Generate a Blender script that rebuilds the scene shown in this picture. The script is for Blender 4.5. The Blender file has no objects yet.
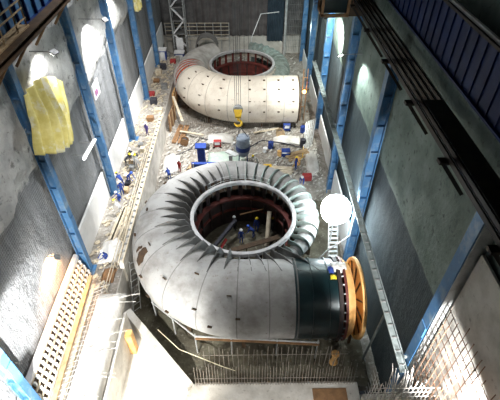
import bpy, bmesh, math, random
from mathutils import Vector, Matrix, noise
random.seed(7)
S = bpy.context.scene
COL = S.collection
PI = math.pi
R_ = math.radians

# ------------------------------------------------------------------ materials
def nodes(name):
    m = bpy.data.materials.new(name); m.use_nodes = True
    nt = m.node_tree
    return m, nt, nt.nodes['Principled BSDF']

def mat(name, c, c2=None, scale=1.5, rough=.7, metal=0., bump=0., lo=.4, hi=.65, c3=None, s3=6., lo3=.58, hi3=.7, spec=.3):
    """base colour, a second colour in noise patches (dirt, wear) and a third one in finer spots"""
    m, nt, b = nodes(name)
    b.inputs['Roughness'].default_value = rough
    b.inputs['Metallic'].default_value = metal
    b.inputs['Specular IOR Level'].default_value = spec
    b.inputs['Base Color'].default_value = (*c, 1)
    m.diffuse_color = (*c, 1)
    if c2 is None: return m
    tc = nt.nodes.new('ShaderNodeTexCoord')
    def layer(prev, col, sc, l, h):
        n = nt.nodes.new('ShaderNodeTexNoise'); n.inputs['Scale'].default_value = sc; n.inputs['Detail'].default_value = 5
        n.inputs['Roughness'].default_value = .62
        r = nt.nodes.new('ShaderNodeMapRange'); r.inputs[1].default_value = l; r.inputs[2].default_value = h
        x = nt.nodes.new('ShaderNodeMix'); x.data_type = 'RGBA'
        nt.links.new(tc.outputs['Object'], n.inputs['Vector']); nt.links.new(n.outputs['Fac'], r.inputs[0])
        nt.links.new(r.outputs[0], x.inputs[0])
        if isinstance(prev, tuple): x.inputs[6].default_value = (*prev, 1)
        else: nt.links.new(prev, x.inputs[6])
        x.inputs[7].default_value = (*col, 1)
        return x.outputs[2], n
    o, n = layer(c, c2, scale, lo, hi)
    if c3: o, _ = layer(o, c3, s3, lo3, hi3)
    nt.links.new(o, b.inputs['Base Color'])
    if bump:
        bp = nt.nodes.new('ShaderNodeBump'); bp.inputs['Strength'].default_value = bump; bp.inputs['Distance'].default_value = .1
        n2 = nt.nodes.new('ShaderNodeTexNoise'); n2.inputs['Scale'].default_value = scale*4; n2.inputs['Detail'].default_value = 6
        nt.links.new(tc.outputs['Object'], n2.inputs['Vector'])
        nt.links.new(n2.outputs['Fac'], bp.inputs['Height']); nt.links.new(bp.outputs[0], b.inputs['Normal'])
    return m

def emit(name, c, s):
    m, nt, b = nodes(name)
    b.inputs['Base Color'].default_value = (*c, 1)
    b.inputs['Emission Color'].default_value = (*c, 1); b.inputs['Emission Strength'].default_value = s
    return m

M = {}
def math_node(nt, op, a, b=None):
    n = nt.nodes.new('ShaderNodeMath'); n.operation = op
    for i, v in enumerate((a, b)):
        if v is None: continue
        if isinstance(v, (int, float)): n.inputs[i].default_value = v
        else: nt.links.new(v, n.inputs[i])
    return n.outputs[0]

def wall_mat(name, shot, shot2, mesh, mesh2, zb, amp=2.6, bump=.9):
    """sprayed concrete above an irregular line, wire-netted darker rock below it"""
    m, nt, b = nodes(name)
    b.inputs['Roughness'].default_value = .85; b.inputs['Specular IOR Level'].default_value = .2
    tc = nt.nodes.new('ShaderNodeTexCoord'); sp = nt.nodes.new('ShaderNodeSeparateXYZ')
    nt.links.new(tc.outputs['Object'], sp.inputs[0])
    def nz(scale, detail=5, vec=None):
        n = nt.nodes.new('ShaderNodeTexNoise'); n.inputs['Scale'].default_value = scale; n.inputs['Detail'].default_value = detail
        n.inputs['Roughness'].default_value = .6
        nt.links.new(vec or tc.outputs['Object'], n.inputs['Vector']); return n.outputs['Fac']
    def rng(v, l, h):
        r = nt.nodes.new('ShaderNodeMapRange'); r.inputs[1].default_value = l; r.inputs[2].default_value = h
        nt.links.new(v, r.inputs[0]); return r.outputs[0]
    def mix(f, a, c):
        x = nt.nodes.new('ShaderNodeMix'); x.data_type = 'RGBA'
        nt.links.new(f, x.inputs[0])
        for i, v in ((6, a), (7, c)):
            if isinstance(v, tuple): x.inputs[i].default_value = (*v, 1)
            else: nt.links.new(v, x.inputs[i])
        return x.outputs[2]
    s = mix(rng(nz(.45), .38, .62), shot, shot2)
    s = mix(rng(nz(2.2), .58, .68), s, tuple(x*.4 for x in shot))
    # streaks down the netted part
    mp = nt.nodes.new('ShaderNodeMapping'); mp.inputs['Scale'].default_value = (1, 1.0, .12)
    nt.links.new(tc.outputs['Object'], mp.inputs[0])
    g = mix(rng(nz(1.1, 4, mp.outputs[0]), .38, .66), mesh, mesh2)
    # wire squares
    def lines(ax, p, w):
        f = math_node(nt, 'FRACT', math_node(nt, 'DIVIDE', sp.outputs[ax], p))
        return math_node(nt, 'LESS_THAN', f, w)
    wires = math_node(nt, 'MAXIMUM', lines(1, .17, .2), lines(2, .2, .2))
    wf = math_node(nt, 'MULTIPLY', wires, .28)
    g = mix(wf, g, tuple(min(1, x*2.3) for x in mesh2))
    z = math_node(nt, 'ADD', sp.outputs[2], math_node(nt, 'MULTIPLY', math_node(nt, 'SUBTRACT', nz(.5, 4), .5), amp))
    fac = rng(z, zb-.12, zb+.12)
    nt.links.new(mix(fac, g, s), b.inputs['Base Color'])
    bp = nt.nodes.new('ShaderNodeBump'); bp.inputs['Strength'].default_value = bump; bp.inputs['Distance'].default_value = .3
    nt.links.new(nz(1.6, 7), bp.inputs['Height']); nt.links.new(bp.outputs[0], b.inputs['Normal'])
    return m

def case_mat(name, c, dirt, rust, seam_u=2.15, lo=.42, hi=.68):
    """painted plate with welded seams along the path (UV u is metres along the tube, v metres round it)"""
    m, nt, b = nodes(name)
    b.inputs['Roughness'].default_value = .6; b.inputs['Specular IOR Level'].default_value = .35
    tc = nt.nodes.new('ShaderNodeTexCoord'); uv = nt.nodes.new('ShaderNodeSeparateXYZ')
    nt.links.new(tc.outputs['UV'], uv.inputs[0])
    def nz(scale, d=6):
        n = nt.nodes.new('ShaderNodeTexNoise'); n.inputs['Scale'].default_value = scale; n.inputs['Detail'].default_value = d; n.inputs['Roughness'].default_value = .65
        nt.links.new(tc.outputs['Object'], n.inputs['Vector']); return n.outputs['Fac']
    def rng(v, l, h):
        r = nt.nodes.new('ShaderNodeMapRange'); r.inputs[1].default_value = l; r.inputs[2].default_value = h
        nt.links.new(v, r.inputs[0]); return r.outputs[0]
    def mix(f, a, c2):
        x = nt.nodes.new('ShaderNodeMix'); x.data_type = 'RGBA'; nt.links.new(f, x.inputs[0])
        for i, v in ((6, a), (7, c2)):
            if isinstance(v, tuple): x.inputs[i].default_value = (*v, 1)
            else: nt.links.new(v, x.inputs[i])
        return x.outputs[2]
    o = mix(rng(nz(.55), lo, hi), c, dirt)
    o = mix(math_node(nt, 'MULTIPLY', rng(nz(3.5), .6, .72), .7), o, rust)
    f = math_node(nt, 'FRACT', math_node(nt, 'DIVIDE', uv.outputs[0], seam_u))
    seam = math_node(nt, 'LESS_THAN', f, .03)
    o = mix(math_node(nt, 'MULTIPLY', seam, .65), o, tuple(x*.45 for x in dirt))
    nt.links.new(o, b.inputs['Base Color'])
    bp = nt.nodes.new('ShaderNodeBump'); bp.inputs['Strength'].default_value = .25; bp.inputs['Distance'].default_value = .05
    nt.links.new(nz(2.5), bp.inputs['Height']); nt.links.new(bp.outputs[0], b.inputs['Normal'])
    return m

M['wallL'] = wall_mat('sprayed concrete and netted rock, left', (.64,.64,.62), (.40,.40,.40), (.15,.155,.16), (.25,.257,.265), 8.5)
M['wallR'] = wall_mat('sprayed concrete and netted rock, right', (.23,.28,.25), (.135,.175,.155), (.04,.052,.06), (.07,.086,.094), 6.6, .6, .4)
M['wallB'] = mat('dark stained concrete wall', (.17,.165,.165), (.09,.09,.092), 1.2, .9, bump=.4, lo=.35, hi=.65)
M['ground'] = mat('dusty rubble ground', (.34,.315,.28), (.19,.17,.145), .9, .95, bump=.9, c3=(.50,.48,.44), s3=3.5, lo3=.52, hi3=.66)
M['pit'] = mat('dark pit ground', (.085,.075,.055), (.16,.15,.11), .7, .9, bump=.9, c3=(.26,.25,.20), s3=3., lo3=.58, hi3=.72)  # darker brown tone than the rubble ground
M['concrete'] = mat('pale dusty concrete', (.66,.64,.60), (.48,.46,.42), .8, .9, bump=.3, c3=(.30,.28,.25), s3=3., lo3=.62, hi3=.74)
M['white_board'] = mat('white boarding', (.88,.89,.89), (.78,.79,.79), .6, .7, c3=(.48,.48,.47), s3=1.6, lo3=.66, hi3=.8)
M['case'] = case_mat('weathered pale grey primer plate', (.40,.40,.395), (.24,.232,.22), (.17,.125,.09))
M['case_far'] = case_mat('cream primer plate', (.72,.66,.57), (.52,.45,.37), (.25,.14,.09), 2.15, .5, .75)
M['case_grey'] = mat('dusty grey plate', (.46,.45,.43), (.30,.29,.27), 1.0, .8, bump=.2)
M['teal'] = mat('dark teal painted plate', (.010,.034,.040), (.006,.018,.022), .9, .34, .2, spec=.6)
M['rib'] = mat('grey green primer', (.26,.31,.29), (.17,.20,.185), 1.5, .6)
M['rib_shaded'] = mat('grey primer with painted shade', (.17,.17,.165), (.11,.108,.105), 1.5, .7)  # primer darkened in colour to stand for the gussets' shaded sides
M['ring'] = mat('pale grey machined ring', (.52,.52,.53), (.40,.39,.39), 1.5, .5, .1)
M['red'] = mat('red oxide primer', (.15,.036,.03), (.09,.026,.024), 1.3, .6)
M['redbright'] = mat('bright red oxide primer', (.66,.10,.03), (.48,.075,.03), 1.5, .6)
M['drum'] = mat('dark oxide lining', (.05,.034,.032), (.03,.024,.024), 1.2, .7)
M['orange'] = mat('orange painted steel', (.82,.50,.20), (.68,.37,.12), 1.4, .6, c3=(.22,.10,.03), s3=3., lo3=.62, hi3=.74)
M['blue'] = mat('blue painted steel', (.055,.18,.37), (.05,.14,.28), .8, .5, .1, c3=(.22,.30,.38), s3=1.2, lo3=.5, hi3=.72, spec=.5)
M['blue_dark'] = mat('deep blue painted steel', (.003,.022,.11), (.002,.014,.07), .7, .5, .1)
M['blue_cloth'] = mat('blue cloth', (.035,.075,.33), (.025,.05,.2), 4., .9)
M['black_steel'] = mat('black brown steel', (.022,.018,.015), (.040,.030,.022), 2., .5, .3)
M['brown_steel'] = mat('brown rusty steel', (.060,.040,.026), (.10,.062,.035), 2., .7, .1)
M['steel'] = mat('dull steel', (.30,.31,.31), (.18,.175,.17), 3., .5, .5)
M['galv'] = mat('pale galvanised steel', (.55,.57,.57), (.38,.39,.39), 2., .45, .3)
M['galv_dull'] = mat('dull grey green galvanised steel', (.26,.30,.30), (.16,.19,.19), 2., .5, .2)
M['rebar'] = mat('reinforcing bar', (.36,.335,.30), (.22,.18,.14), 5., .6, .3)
M['rebar_lit'] = mat('reinforcing bar with painted light', (.62,.62,.60), (.40,.36,.32), 5., .6, .1)  # bar colour made pale to stand for floodlight on it
M['rebar_rust'] = mat('rusty reinforcing bar', (.22,.12,.07), (.14,.08,.05), 5., .7, .2)
M['wood'] = mat('raw timber', (.50,.37,.22), (.36,.25,.14), 3., .8)
M['wood_pale'] = mat('pale dusty timber', (.62,.55,.43), (.46,.39,.28), 2.5, .85)
M['wood_rust'] = mat('brown muddy timber', (.30,.17,.085), (.20,.115,.06), 2., .85)
M['tarp'] = mat('yellow tarpaulin', (.80,.72,.30), (.64,.55,.16), 1.4, .55, c3=(.82,.80,.66), s3=1.2, lo3=.52, hi3=.66)
M['white'] = mat('white plastic', (.80,.81,.82), (.66,.67,.69), 1.5, .5)
M['sheet'] = mat('white plastic sheeting', (.78,.77,.74), (.60,.58,.54), 1., .6, bump=.4)
M['yellow'] = mat('yellow paint', (.78,.50,.04), (.60,.36,.03), 3., .45)
M['hatyellow'] = mat('yellow plastic', (.85,.66,.04), None, rough=.35)
M['hatwhite'] = mat('white hard plastic', (.85,.85,.85), None, rough=.35)
M['hatblue'] = mat('blue hard plastic', (.05,.14,.6), None, rough=.35)
M['hatred'] = mat('red hard plastic', (.6,.05,.04), None, rough=.35)
M['skin'] = mat('skin', (.42,.25,.17), None, rough=.6)
M['cloth_dark'] = mat('dark work cloth', (.035,.037,.05), (.06,.06,.07), 6., .9)
M['cloth_purple'] = mat('violet blue work cloth', (.09,.065,.22), (.06,.045,.14), 6., .9)
M['cloth_pale'] = mat('pale work cloth', (.50,.50,.50), (.38,.38,.38), 6., .9)
M['cloth_red'] = mat('red work cloth', (.42,.05,.05), (.3,.04,.04), 6., .9)
M['boot'] = mat('black rubber', (.02,.02,.02), None, rough=.7)
M['cable'] = mat('dark wire rope', (.05,.05,.05), None, rough=.5, metal=.3)
M['cable_pale'] = mat('pale cable', (.62,.58,.42), None, rough=.6)
M['glassdark'] = mat('dark cab glass', (.02,.03,.03), None, rough=.15, spec=.8)
M['bucket'] = mat('grey blue painted drum', (.30,.35,.42), (.20,.24,.30), 2., .5, .1)
M['bucketband'] = mat('navy blue band', (.03,.06,.22), (.02,.04,.15), 2., .5)
M['curtain'] = mat('dark grey hanging sheet', (.13,.12,.12), (.08,.075,.075), .6, .85)
M['curtain_navy'] = mat('dark navy hanging sheet', (.035,.055,.075), (.02,.035,.05), .6, .8)
M['paper'] = mat('white notice board', (.85,.86,.88), None, rough=.6)
M['print'] = mat('red and blue print', (.45,.10,.12), (.12,.18,.5), 9., .6)
M['green'] = mat('faded green tarpaulin', (.33,.43,.37), (.45,.50,.45), 1.5, .8)
M['lamp'] = emit('cold lamp glare', (.86,.97,1.), 45)
M['lamp_small'] = emit('white lamp glass', (1.,.98,.92), 30)
M['lamp_warm'] = emit('warm lamp glass', (1.,.62,.28), 25)
M['spark'] = emit('glowing weld', (1.,.48,.12), 14)
M['tube'] = emit('fluorescent tube glass', (.95,1.,.96), 5)

# ------------------------------------------------------------------ mesh helper
class MB:
    def __init__(s): s.v, s.f, s.uv = [], [], None
    def add(s, vs, fs):
        o = len(s.v); s.v += [tuple(p) for p in vs]; s.f += [tuple(i+o for i in f) for f in fs]; return s
    def box(s, x0, x1, y0, y1, z0, z1):
        return s.add([(x0,y0,z0),(x1,y0,z0),(x1,y1,z0),(x0,y1,z0),(x0,y0,z1),(x1,y0,z1),(x1,y1,z1),(x0,y1,z1)],
                     [(3,2,1,0),(4,5,6,7),(0,1,5,4),(1,2,6,5),(2,3,7,6),(3,0,4,7)])
    def bar(s, p, q, w, h=None, up=(0,0,1)):
        """square-section bar from p to q"""
        h = h or w
        p, q = Vector(p), Vector(q); d = (q-p).normalized(); u = Vector(up)
        if abs(d.dot(u)) > .97: u = Vector((0,1,0))
        a = d.cross(u).normalized(); b = a.cross(d)
        c = [a*w/2+b*h/2, -a*w/2+b*h/2, -a*w/2-b*h/2, a*w/2-b*h/2]
        return s.add([p+x for x in c]+[q+x for x in c], [(0,1,2,3),(7,6,5,4),(0,4,5,1),(1,5,6,2),(2,6,7,3),(3,7,4,0)])
    def tube(s, pts, r, n=6):
        pts = [Vector(p) for p in pts]; k = len(pts); vs, fs = [], []
        rr = r if isinstance(r, (list, tuple)) else [r]*k
        pu = None
        for i, p in enumerate(pts):
            d = (pts[min(i+1,k-1)]-pts[max(i-1,0)]).normalized()
            u = pu if pu is not None else (Vector((0,0,1)) if abs(d.z) < .95 else Vector((0,1,0)))
            a = d.cross(u).normalized(); b = a.cross(d).normalized(); pu = b
            for j in range(n):
                t = 2*PI*j/n; vs.append(p + a*math.cos(t)*rr[i] + b*math.sin(t)*rr[i])
        for i in range(k-1):
            for j in range(n):
                j2 = (j+1) % n
                fs.append((i*n+j, i*n+j2, (i+1)*n+j2, (i+1)*n+j))
        fs.append(tuple(range(n-1,-1,-1))); fs.append(tuple((k-1)*n+j for j in range(n)))
        return s.add(vs, fs)
    def lathe(s, prof, c=(0,0,0), n=32, axis='z', a0=0., a1=360., closed=False):
        """revolve (r, h) points"""
        full = abs(a1-a0) >= 359.9; m = n if full else n+1; k = len(prof); vs, fs = [], []
        for i in range(m):
            t = R_(a0+(a1-a0)*i/n)
            for (r, h) in prof:
                x, y = r*math.cos(t), r*math.sin(t)
                p = {'z':(x,y,h), 'x':(h,x,y), 'y':(y,h,x)}[axis]
                vs.append((p[0]+c[0], p[1]+c[1], p[2]+c[2]))
        for i in range(n):
            i2 = (i+1) % m
            for j in range(k if closed else k-1):
                j2 = (j+1) % k
                fs.append((i*k+j, i2*k+j, i2*k+j2, i*k+j2))
        return s.add(vs, fs)
    def sheet(s, fn, nu, nv, thick=0.):
        """grid of fn(u, v) with u, v in 0..1"""
        vs = [fn(i/nu, j/nv) for i in range(nu+1) for j in range(nv+1)]
        fs = [(i*(nv+1)+j, (i+1)*(nv+1)+j, (i+1)*(nv+1)+j+1, i*(nv+1)+j+1) for i in range(nu) for j in range(nv)]
        return s.add(vs, fs)
    def build(s, name, m, parent=None, smooth=False, bevel=0., solid=0.):
        me = bpy.data.meshes.new(name)
        off = Vector((0,0,0))
        if parent is not None:
            p = parent
            while p is not None: off = off + p.location; p = p.parent
        me.from_pydata([Vector(p)-off for p in s.v], [], s.f)
        if s.uv:
            l = me.uv_layers.new(name='UVMap')
            for poly in me.polygons:
                us = [s.uv[me.loops[i].vertex_index] for i in poly.loop_indices]
                for li, u in zip(poly.loop_indices, us): l.data[li].uv = u
        bm = bmesh.new(); bm.from_mesh(me); bmesh.ops.recalc_face_normals(bm, faces=bm.faces); bm.to_mesh(me); bm.free()
        me.materials.append(M[m] if isinstance(m, str) else m)
        if smooth:
            for p in me.polygons: p.use_smooth = True
        o = bpy.data.objects.new(name, me); COL.objects.link(o)
        if parent is not None: o.parent = parent
        if bevel:
            b = o.modifiers.new('bevel', 'BEVEL'); b.width = bevel; b.segments = 2; b.limit_method = 'ANGLE'
        if solid:
            b = o.modifiers.new('solid', 'SOLIDIFY'); b.thickness = solid
        return o

def tag(o, label, cat, group=None):
    o['label'] = label; o['category'] = cat
    if group: o['group'] = group
    return o
def thing(name, label, cat, loc=(0,0,0), group=None):
    o = bpy.data.objects.new(name, None); COL.objects.link(o); o.location = loc; o.empty_display_size = .3
    return tag(o, label, cat, group)
def struct(o): o['kind'] = 'structure'; return o
def copy_tree(o, parent=None):
    c = o.copy(); COL.objects.link(c)
    if parent is not None: c.parent = parent
    for ch in list(o.children): copy_tree(ch, c)
    return c

# ------------------------------------------------------------------ the hall
def nz(x, y, z, s=1.): return noise.noise(Vector((x*s, y*s, z*s)))

def rock_wall(name, m, x, sgn, y0, y1, z0, z1, zb, pr=1.):
    ny, nzz = 150, 80
    def fn(u, v):
        y = y0+(y1-y0)*u; z = z0+(z1-z0)*v
        b = zb + pr*(.9*nz(1, y, 3, .35) + .4*nz(5, y, 1, 1.3))
        up = max(0., min(1., (z-b)/.5))
        d = up*(.42+.22*nz(2, y, z, .5)+.10*nz(7, y, z, 1.7)) + (1-up)*(.05*nz(4, y, z, .9))
        return (x + sgn*d*pr, y, z)
    mb = MB().sheet(fn, ny, nzz)
    return struct(mb.build(name, m, smooth=True))

LX, RX = -13.45, 9.75
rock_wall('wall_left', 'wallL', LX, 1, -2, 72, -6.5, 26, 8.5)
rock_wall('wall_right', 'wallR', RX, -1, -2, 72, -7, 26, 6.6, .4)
struct(MB().box(-14.5, 11, 70, 70.6, -7, 34).build('wall_back', 'wallB'))
struct(MB().box(-15, 11.5, -3, 71, 34, 34.5).build('ceiling', 'wallB'))
struct(MB().box(-14.5, 11, -3, -2.4, -7, 34).build('wall_near', 'wallB'))

# floor: pit floor round the near turbine, higher rubble ground between the turbines and beyond
def floor_fn(u, v):
    x = LX - .3 + (RX-LX+.6)*u; y = 13.2+(70-13.2)*v
    t = max(0., min(1., (y-33.5)/3.)); t = t*t*(3-2*t)
    z = -6.1 + 1.55*t + .28*nz(x, y, 0, .45) + .18*nz(x, y, 4, 1.3)
    # the rubble climbs towards the left ledge and the diagonal wall
    return (x, y, z)
struct(MB().sheet(floor_fn, 90, 190).build('floor', 'ground', smooth=True))
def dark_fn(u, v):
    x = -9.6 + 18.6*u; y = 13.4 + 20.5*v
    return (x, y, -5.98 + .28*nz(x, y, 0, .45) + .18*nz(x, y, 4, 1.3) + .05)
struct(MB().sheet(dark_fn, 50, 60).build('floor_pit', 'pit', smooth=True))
# front slab, its rear face carries the rebar mat
struct(MB().box(-4.0, 7.9, 5, 13.45, -7.2, -5.2).build('floor_slab', 'concrete'))
struct(MB().box(-13.6, 9.6, 3, 13.3, -8.6, -7.0).build('floor_base', 'concrete'))
# left ledge
def ledge_fn(u, v):
    x = LX + 3.4*u; y = 5 + 57.5*v
    return (x, y, -2.05 + .07*nz(x, y, 0, .9) + .05*nz(x, y, 2, 2.2))
struct(MB().sheet(ledge_fn, 18, 180).build('floor_ledge', 'ground', smooth=True))
struct(MB().box(-10.12, -10.02, 5, 62.5, -7, -2.1).build('wall_ledge', 'concrete'))
# white boarding panels at the foot of the left wall, one between each pair of columns
LCY = [10.5, 21.4, 30.8, 40.0, 49.4, 59.0]
edges = [21.75, 30.75, 39.95, 49.35, 58.95, 68.5]
k = 1
for a, b in zip(edges[:-1], edges[1:]):
    struct(MB().box(-13.28, -13.12, a+.05, b-.4, -2.15, 1.0).build('trim_%d' % k, 'white_board')); k += 1
RCY = [11.2, 24.6, 35.0, 46.0, 57.0, 66.0]
for a, b in ((25.2,34.5),(35.5,45.5),(46.5,56.4),(57.5,65.5)):
    struct(MB().box(9.28, 9.42, a, b, -5.9, -2.3).build('trim_%d' % k, 'white_board')); k += 1

# ------------------------------------------------------------------ blue columns
def column(x, y, z0, z1, side, label, w=.27, d=.30):
    t = thing('steel_column', label, 'column', (x, y, z0), 'blue columns along the walls')
    mb = MB()
    mb.box(x-d, x-d+.07, y-w, y+w, z0+.06, z1); mb.box(x+d-.07, x+d, y-w, y+w, z0+.06, z1)   # flanges
    mb.box(x-d+.07, x+d-.07, y-.05, y+.05, z0+.06, z1)                                        # web
    mb.build('shaft', 'blue', t)
    MB().box(x-.55, x+.55, y-.5, y+.5, z0, z0+.07).build('base_plate', 'blue', t)
    xs = x-side*(d+.02)
    for zz in (z0+5.2, z0+11.5):
        if zz < z1: MB().box(xs-.025, xs+.025, y-w+.04, y+w-.04, zz, zz+.8).build('splice_plate', 'blue', t)
    for zz in range(1, 9):
        z = z0+zz*2.2
        if z < z1-.3:
            MB().box(x-d+.08, x+d-.08, y-w+.03, y-.05, z, z+.04).build('stiffener', 'blue', t)
    return t
LN = ['in the near left corner beside the brightest floodlit wall', 'standing where the white boarding starts beside the lit formwork',
      'next to the slanting fluorescent tube', 'third from the far end of the left wall', 'second from the far end of the left wall', 'last one at the far end of the left wall']
for y, s in zip(LCY, LN): column(-12.75, y, -2.05, 16.0, -1, 'blue steel wall column on the left, '+s)
RN = ['closest to the camera beside the lit rebar', 'right behind the glaring floodlight', 'crossed by the pale gangway, third from the camera',
      'fourth from the camera beside the far turbine', 'wide one by the open end of the far turbine', 'last one at the far right corner']
for y, s in zip(RCY, RN):
    t = column(9.2, y, -6.0, 14.85, 1, 'blue steel wall column on the right, '+s, .33, .35)
    if y == RCY[0]: MB().box(8.92, 9.7, y-.36, y-.29, -5.5, 14.5).build('lit_face', 'galv', t)['label'] = 'pale plate added for the lamplit column face'  # pale plate added to show the column face as lit by the lamp

# ------------------------------------------------------------------ turbines
RR = 4.55
RTAB = [(-1,2.9),(0,2.9),(45,2.72),(90,2.36),(135,2.1),(180,1.85),(225,1.45),(270,1.02),(310,.55),(330,.4)]
def rad(a):
    for (a0, r0), (a1, r1) in zip(RTAB[:-1], RTAB[1:]):
        if a <= a1: return r0+(r1-r0)*max(0., (a-a0))/(a1-a0)
    return RTAB[-1][1]
ZC = -1.5
def spiral_mesh(cx, cy, a0, a1, step=4, xl=0., full=False, grow=0., lip=True):
    """skin of the scroll; a in degrees clockwise from the inlet, xl > 0 adds a straight inlet xl metres to +x"""
    stations = []
    if xl > 0:
        for q in range(4): stations.append((None, xl*(1-q/4)))
    n = max(1, int(round((a1-a0)/step)))
    for i in range(n+1): stations.append((a0+(a1-a0)*i/n, 0))
    mb = MB(); mb.uv = []; path = 0.; last = None; rings = []
    for a, x in stations:
        th = R_(-90-(a or 0)); r = rad(a or 0)+grow; rc = RR+rad(a or 0)
        c = Vector((cx+rc*math.cos(th)+x, cy+rc*math.sin(th), ZC)); e = Vector((math.cos(th), math.sin(th), 0))
        if last is not None: path += (c-last).length
        last = c; pr = []
        openend = (a is not None and a > 12 and lip and not full)
        tmax = 135 if openend else 180
        if openend: pr.append(c + e*r*math.cos(R_(136)) + Vector((0,0,r*math.sin(R_(136)))))
        elif lip and not full: pr.append(c + e*r*math.cos(R_(179.9)) + Vector((0,0,r*.02)))
        m = 30
        for j in range(m+1):
            t = R_(tmax - 2*tmax*j/m)
            pr.append(c + e*r*math.cos(t) + Vector((0,0,r*math.sin(t))))
        if openend: pr.append(c + e*r*math.cos(R_(136)) - Vector((0,0,r*math.sin(R_(136)))))
        elif lip and not full: pr.append(pr[-1].copy())
        rings.append(pr)
        acc = 0.
        for j, p in enumerate(pr):
            if j: acc += (p-pr[j-1]).length
            mb.uv.append((path+.4, acc))
    k = len(rings[0]); vs = [p for r in rings for p in r]
    fs = [(i*k+j, (i+1)*k+j, (i+1)*k+j+1, i*k+j+1) for i in range(len(rings)-1) for j in range(k-1)]
    mb.v = [tuple(p) for p in vs]; mb.f = fs
    return mb

def throat(cx, cy, a0, a1, top=True):
    mb = MB()
    def fn(u, v):
        a = a0+(a1-a0)*u; th = R_(-90-a); r = rad(a); e = Vector((math.cos(th), math.sin(th), 0))
        p = Vector((cx,cy,ZC if 1 else 0)) + e*(RR+r+r*math.cos(R_(135))) + Vector((0,0,(1 if top else -1)*r*math.sin(R_(135))))
        q = Vector((cx,cy,-1.0 if top else -2.3)) + e*4.47
        return tuple(q+(p-q)*v)
    return mb.sheet(fn, max(2, int((a1-a0)/4)), 2)
def gusset(cx, cy, a, t_end, h, thick=.05):
    """radial plate from the ring out over the tube, tapering to a point"""
    th = R_(-90-a); e = Vector((math.cos(th), math.sin(th), 0)); s = Vector((-math.sin(th), math.cos(th), 0))*thick/2
    r = rad(a); c = Vector((cx,cy,0)) + e*(RR+r) + Vector((0,0,ZC))
    n = 14; ins, out = [], []
    t0 = 134
    for i in range(n+1):
        q = i/n; t = R_(t0+(t_end-t0)*q)
        d = e*math.cos(t) + Vector((0,0,math.sin(t)))
        ins.append(c + d*(r-.03))
        out.append(c + d*(r + .015 + h*(1-q)**1.3))
    pts = [Vector((cx,cy,0)) + e*4.44 + Vector((0,0,-.03))] + out[1:] + ins[::-1] + [Vector((cx,cy,0)) + e*4.44 + Vector((0,0,-1.2))]
    k = len(pts); mb = MB()
    m = len(out)
    # strips between outer and inner edges
    O = [pts[0]] + out[1:]; I = [pts[-1]] + ins[1:]
    vs = []
    for p, q in zip(O, I): vs += [p+s, q+s, p-s, q-s]
    fs = []
    for i in range(len(O)-1):
        b = i*4; d = b+4
        fs += [(b,d,d+1,b+1), (b+2,b+3,d+3,d+2), (b,b+2,d+2,d), (b+1,d+1,d+3,b+3)]
    fs += [(0,1,3,2), (len(O)*4-4, len(O)*4-2, len(O)*4-1, len(O)*4-3)]
    mb.add(vs, fs); return mb

def stay_ring(t, cx, cy, inner, lower, vane):
    MB().lathe([(4.18,-.32),(4.18,0.),(4.22,.03),(4.46,.03),(4.50,0.),(4.50,-.32)], (cx,cy,0), 96, closed=True).build('upper_ring', 'ring', t, smooth=False)
    MB().lathe([(4.0,-1.98),(4.0,-1.78),(4.5,-1.76),(4.5,-1.98)], (cx,cy,0), 96, closed=True).build('lower_ring', lower, t)
    MB().lathe([(4.15,-2.05),(4.15,-5.6),(4.3,-5.6),(4.3,-2.05)], (cx,cy,0), 64, closed=True).build('pit_lining', inner, t)
    MB().lathe([(0,-5.0),(1.5,-5.02),(4.14,-5.0),(4.14,-5.15),(0,-5.15)], (cx,cy,0), 64).build('pit_bottom', 'pit', t)
    for i in range(24):
        a = i*15+3; th = R_(a); ph = th + R_(62)
        e = Vector((math.cos(th), math.sin(th), 0)); f = Vector((math.cos(ph), math.sin(ph), 0))
        c = Vector((cx,cy,0))+e*4.34
        mb = MB(); mb.bar(c+Vector((0,0,-.32))-f*0, c+Vector((0,0,-1.74)), .07, .34, up=tuple(f)); mb.build('stay_vane', vane, t)
    MB().lathe([(3.98,-3.3),(3.98,-3.12),(4.16,-3.1),(4.16,-3.3)], (cx,cy,0), 64, closed=True).build('wall_band', lower, t)
    # brackets round the wall under the lower ring
    for i in range(18):
        th = R_(i*20); e = Vector((math.cos(th), math.sin(th), 0)); c = Vector((cx,cy,0))+e*4.02
        MB().bar(c+Vector((0,0,-2.05)), c+Vector((0,0,-4.6)), .12, .22, up=tuple(e)).build('lining_stud', 'drum', t)

NC = (-.28, 25.6)
t1 = thing('turbine_scroll_case', 'large grey turbine scroll case with dark teal inlet end, nearer of the two', 'turbine', (*NC, -6.2))
spiral_mesh(*NC, 0, 322, 4, xl=3.6).build('casing', 'case', t1, smooth=True)
for tp in (True, False): throat(*NC, 12, 322, tp).build('throat_plate', 'brown_steel', t1, smooth=True)  # dark plate colour stands in for shade in the deep valley round the ring
# spikes from the ring to the straight inlet
for a in (-37, -29, -21, -13, -5, 3):
    th = R_(-90-a); e = Vector((math.cos(th), math.sin(th), 0)); sd = Vector((-math.sin(th), math.cos(th), 0))*.025
    Rt = (NC[1]-(NC[1]-RR-2.9) - .25)/abs(math.sin(th)); k = Vector((*NC,0))
    P4 = [k+e*4.45+Vector((0,0,-.02)), k+e*(4.45+(Rt-4.45)*.5)+Vector((0,0,1.02)), k+e*Rt+Vector((0,0,1.44)), k+e*(4.45+(Rt-4.45)*.42)+Vector((0,0,.35)), k+e*4.45+Vector((0,0,-1.2))]
    MB().add([p+sd for p in P4]+[p-sd for p in P4], [(0,1,2,3,4),(9,8,7,6,5)]+[(i,(i+1)%5,(i+1)%5+5,i+5) for i in range(5)]).build('gusset', 'rib_shaded', t1)
inl = spiral_mesh(NC[0]+3.6, NC[1], 0, .01, 4, xl=3.2, full=True, grow=.02)
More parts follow.
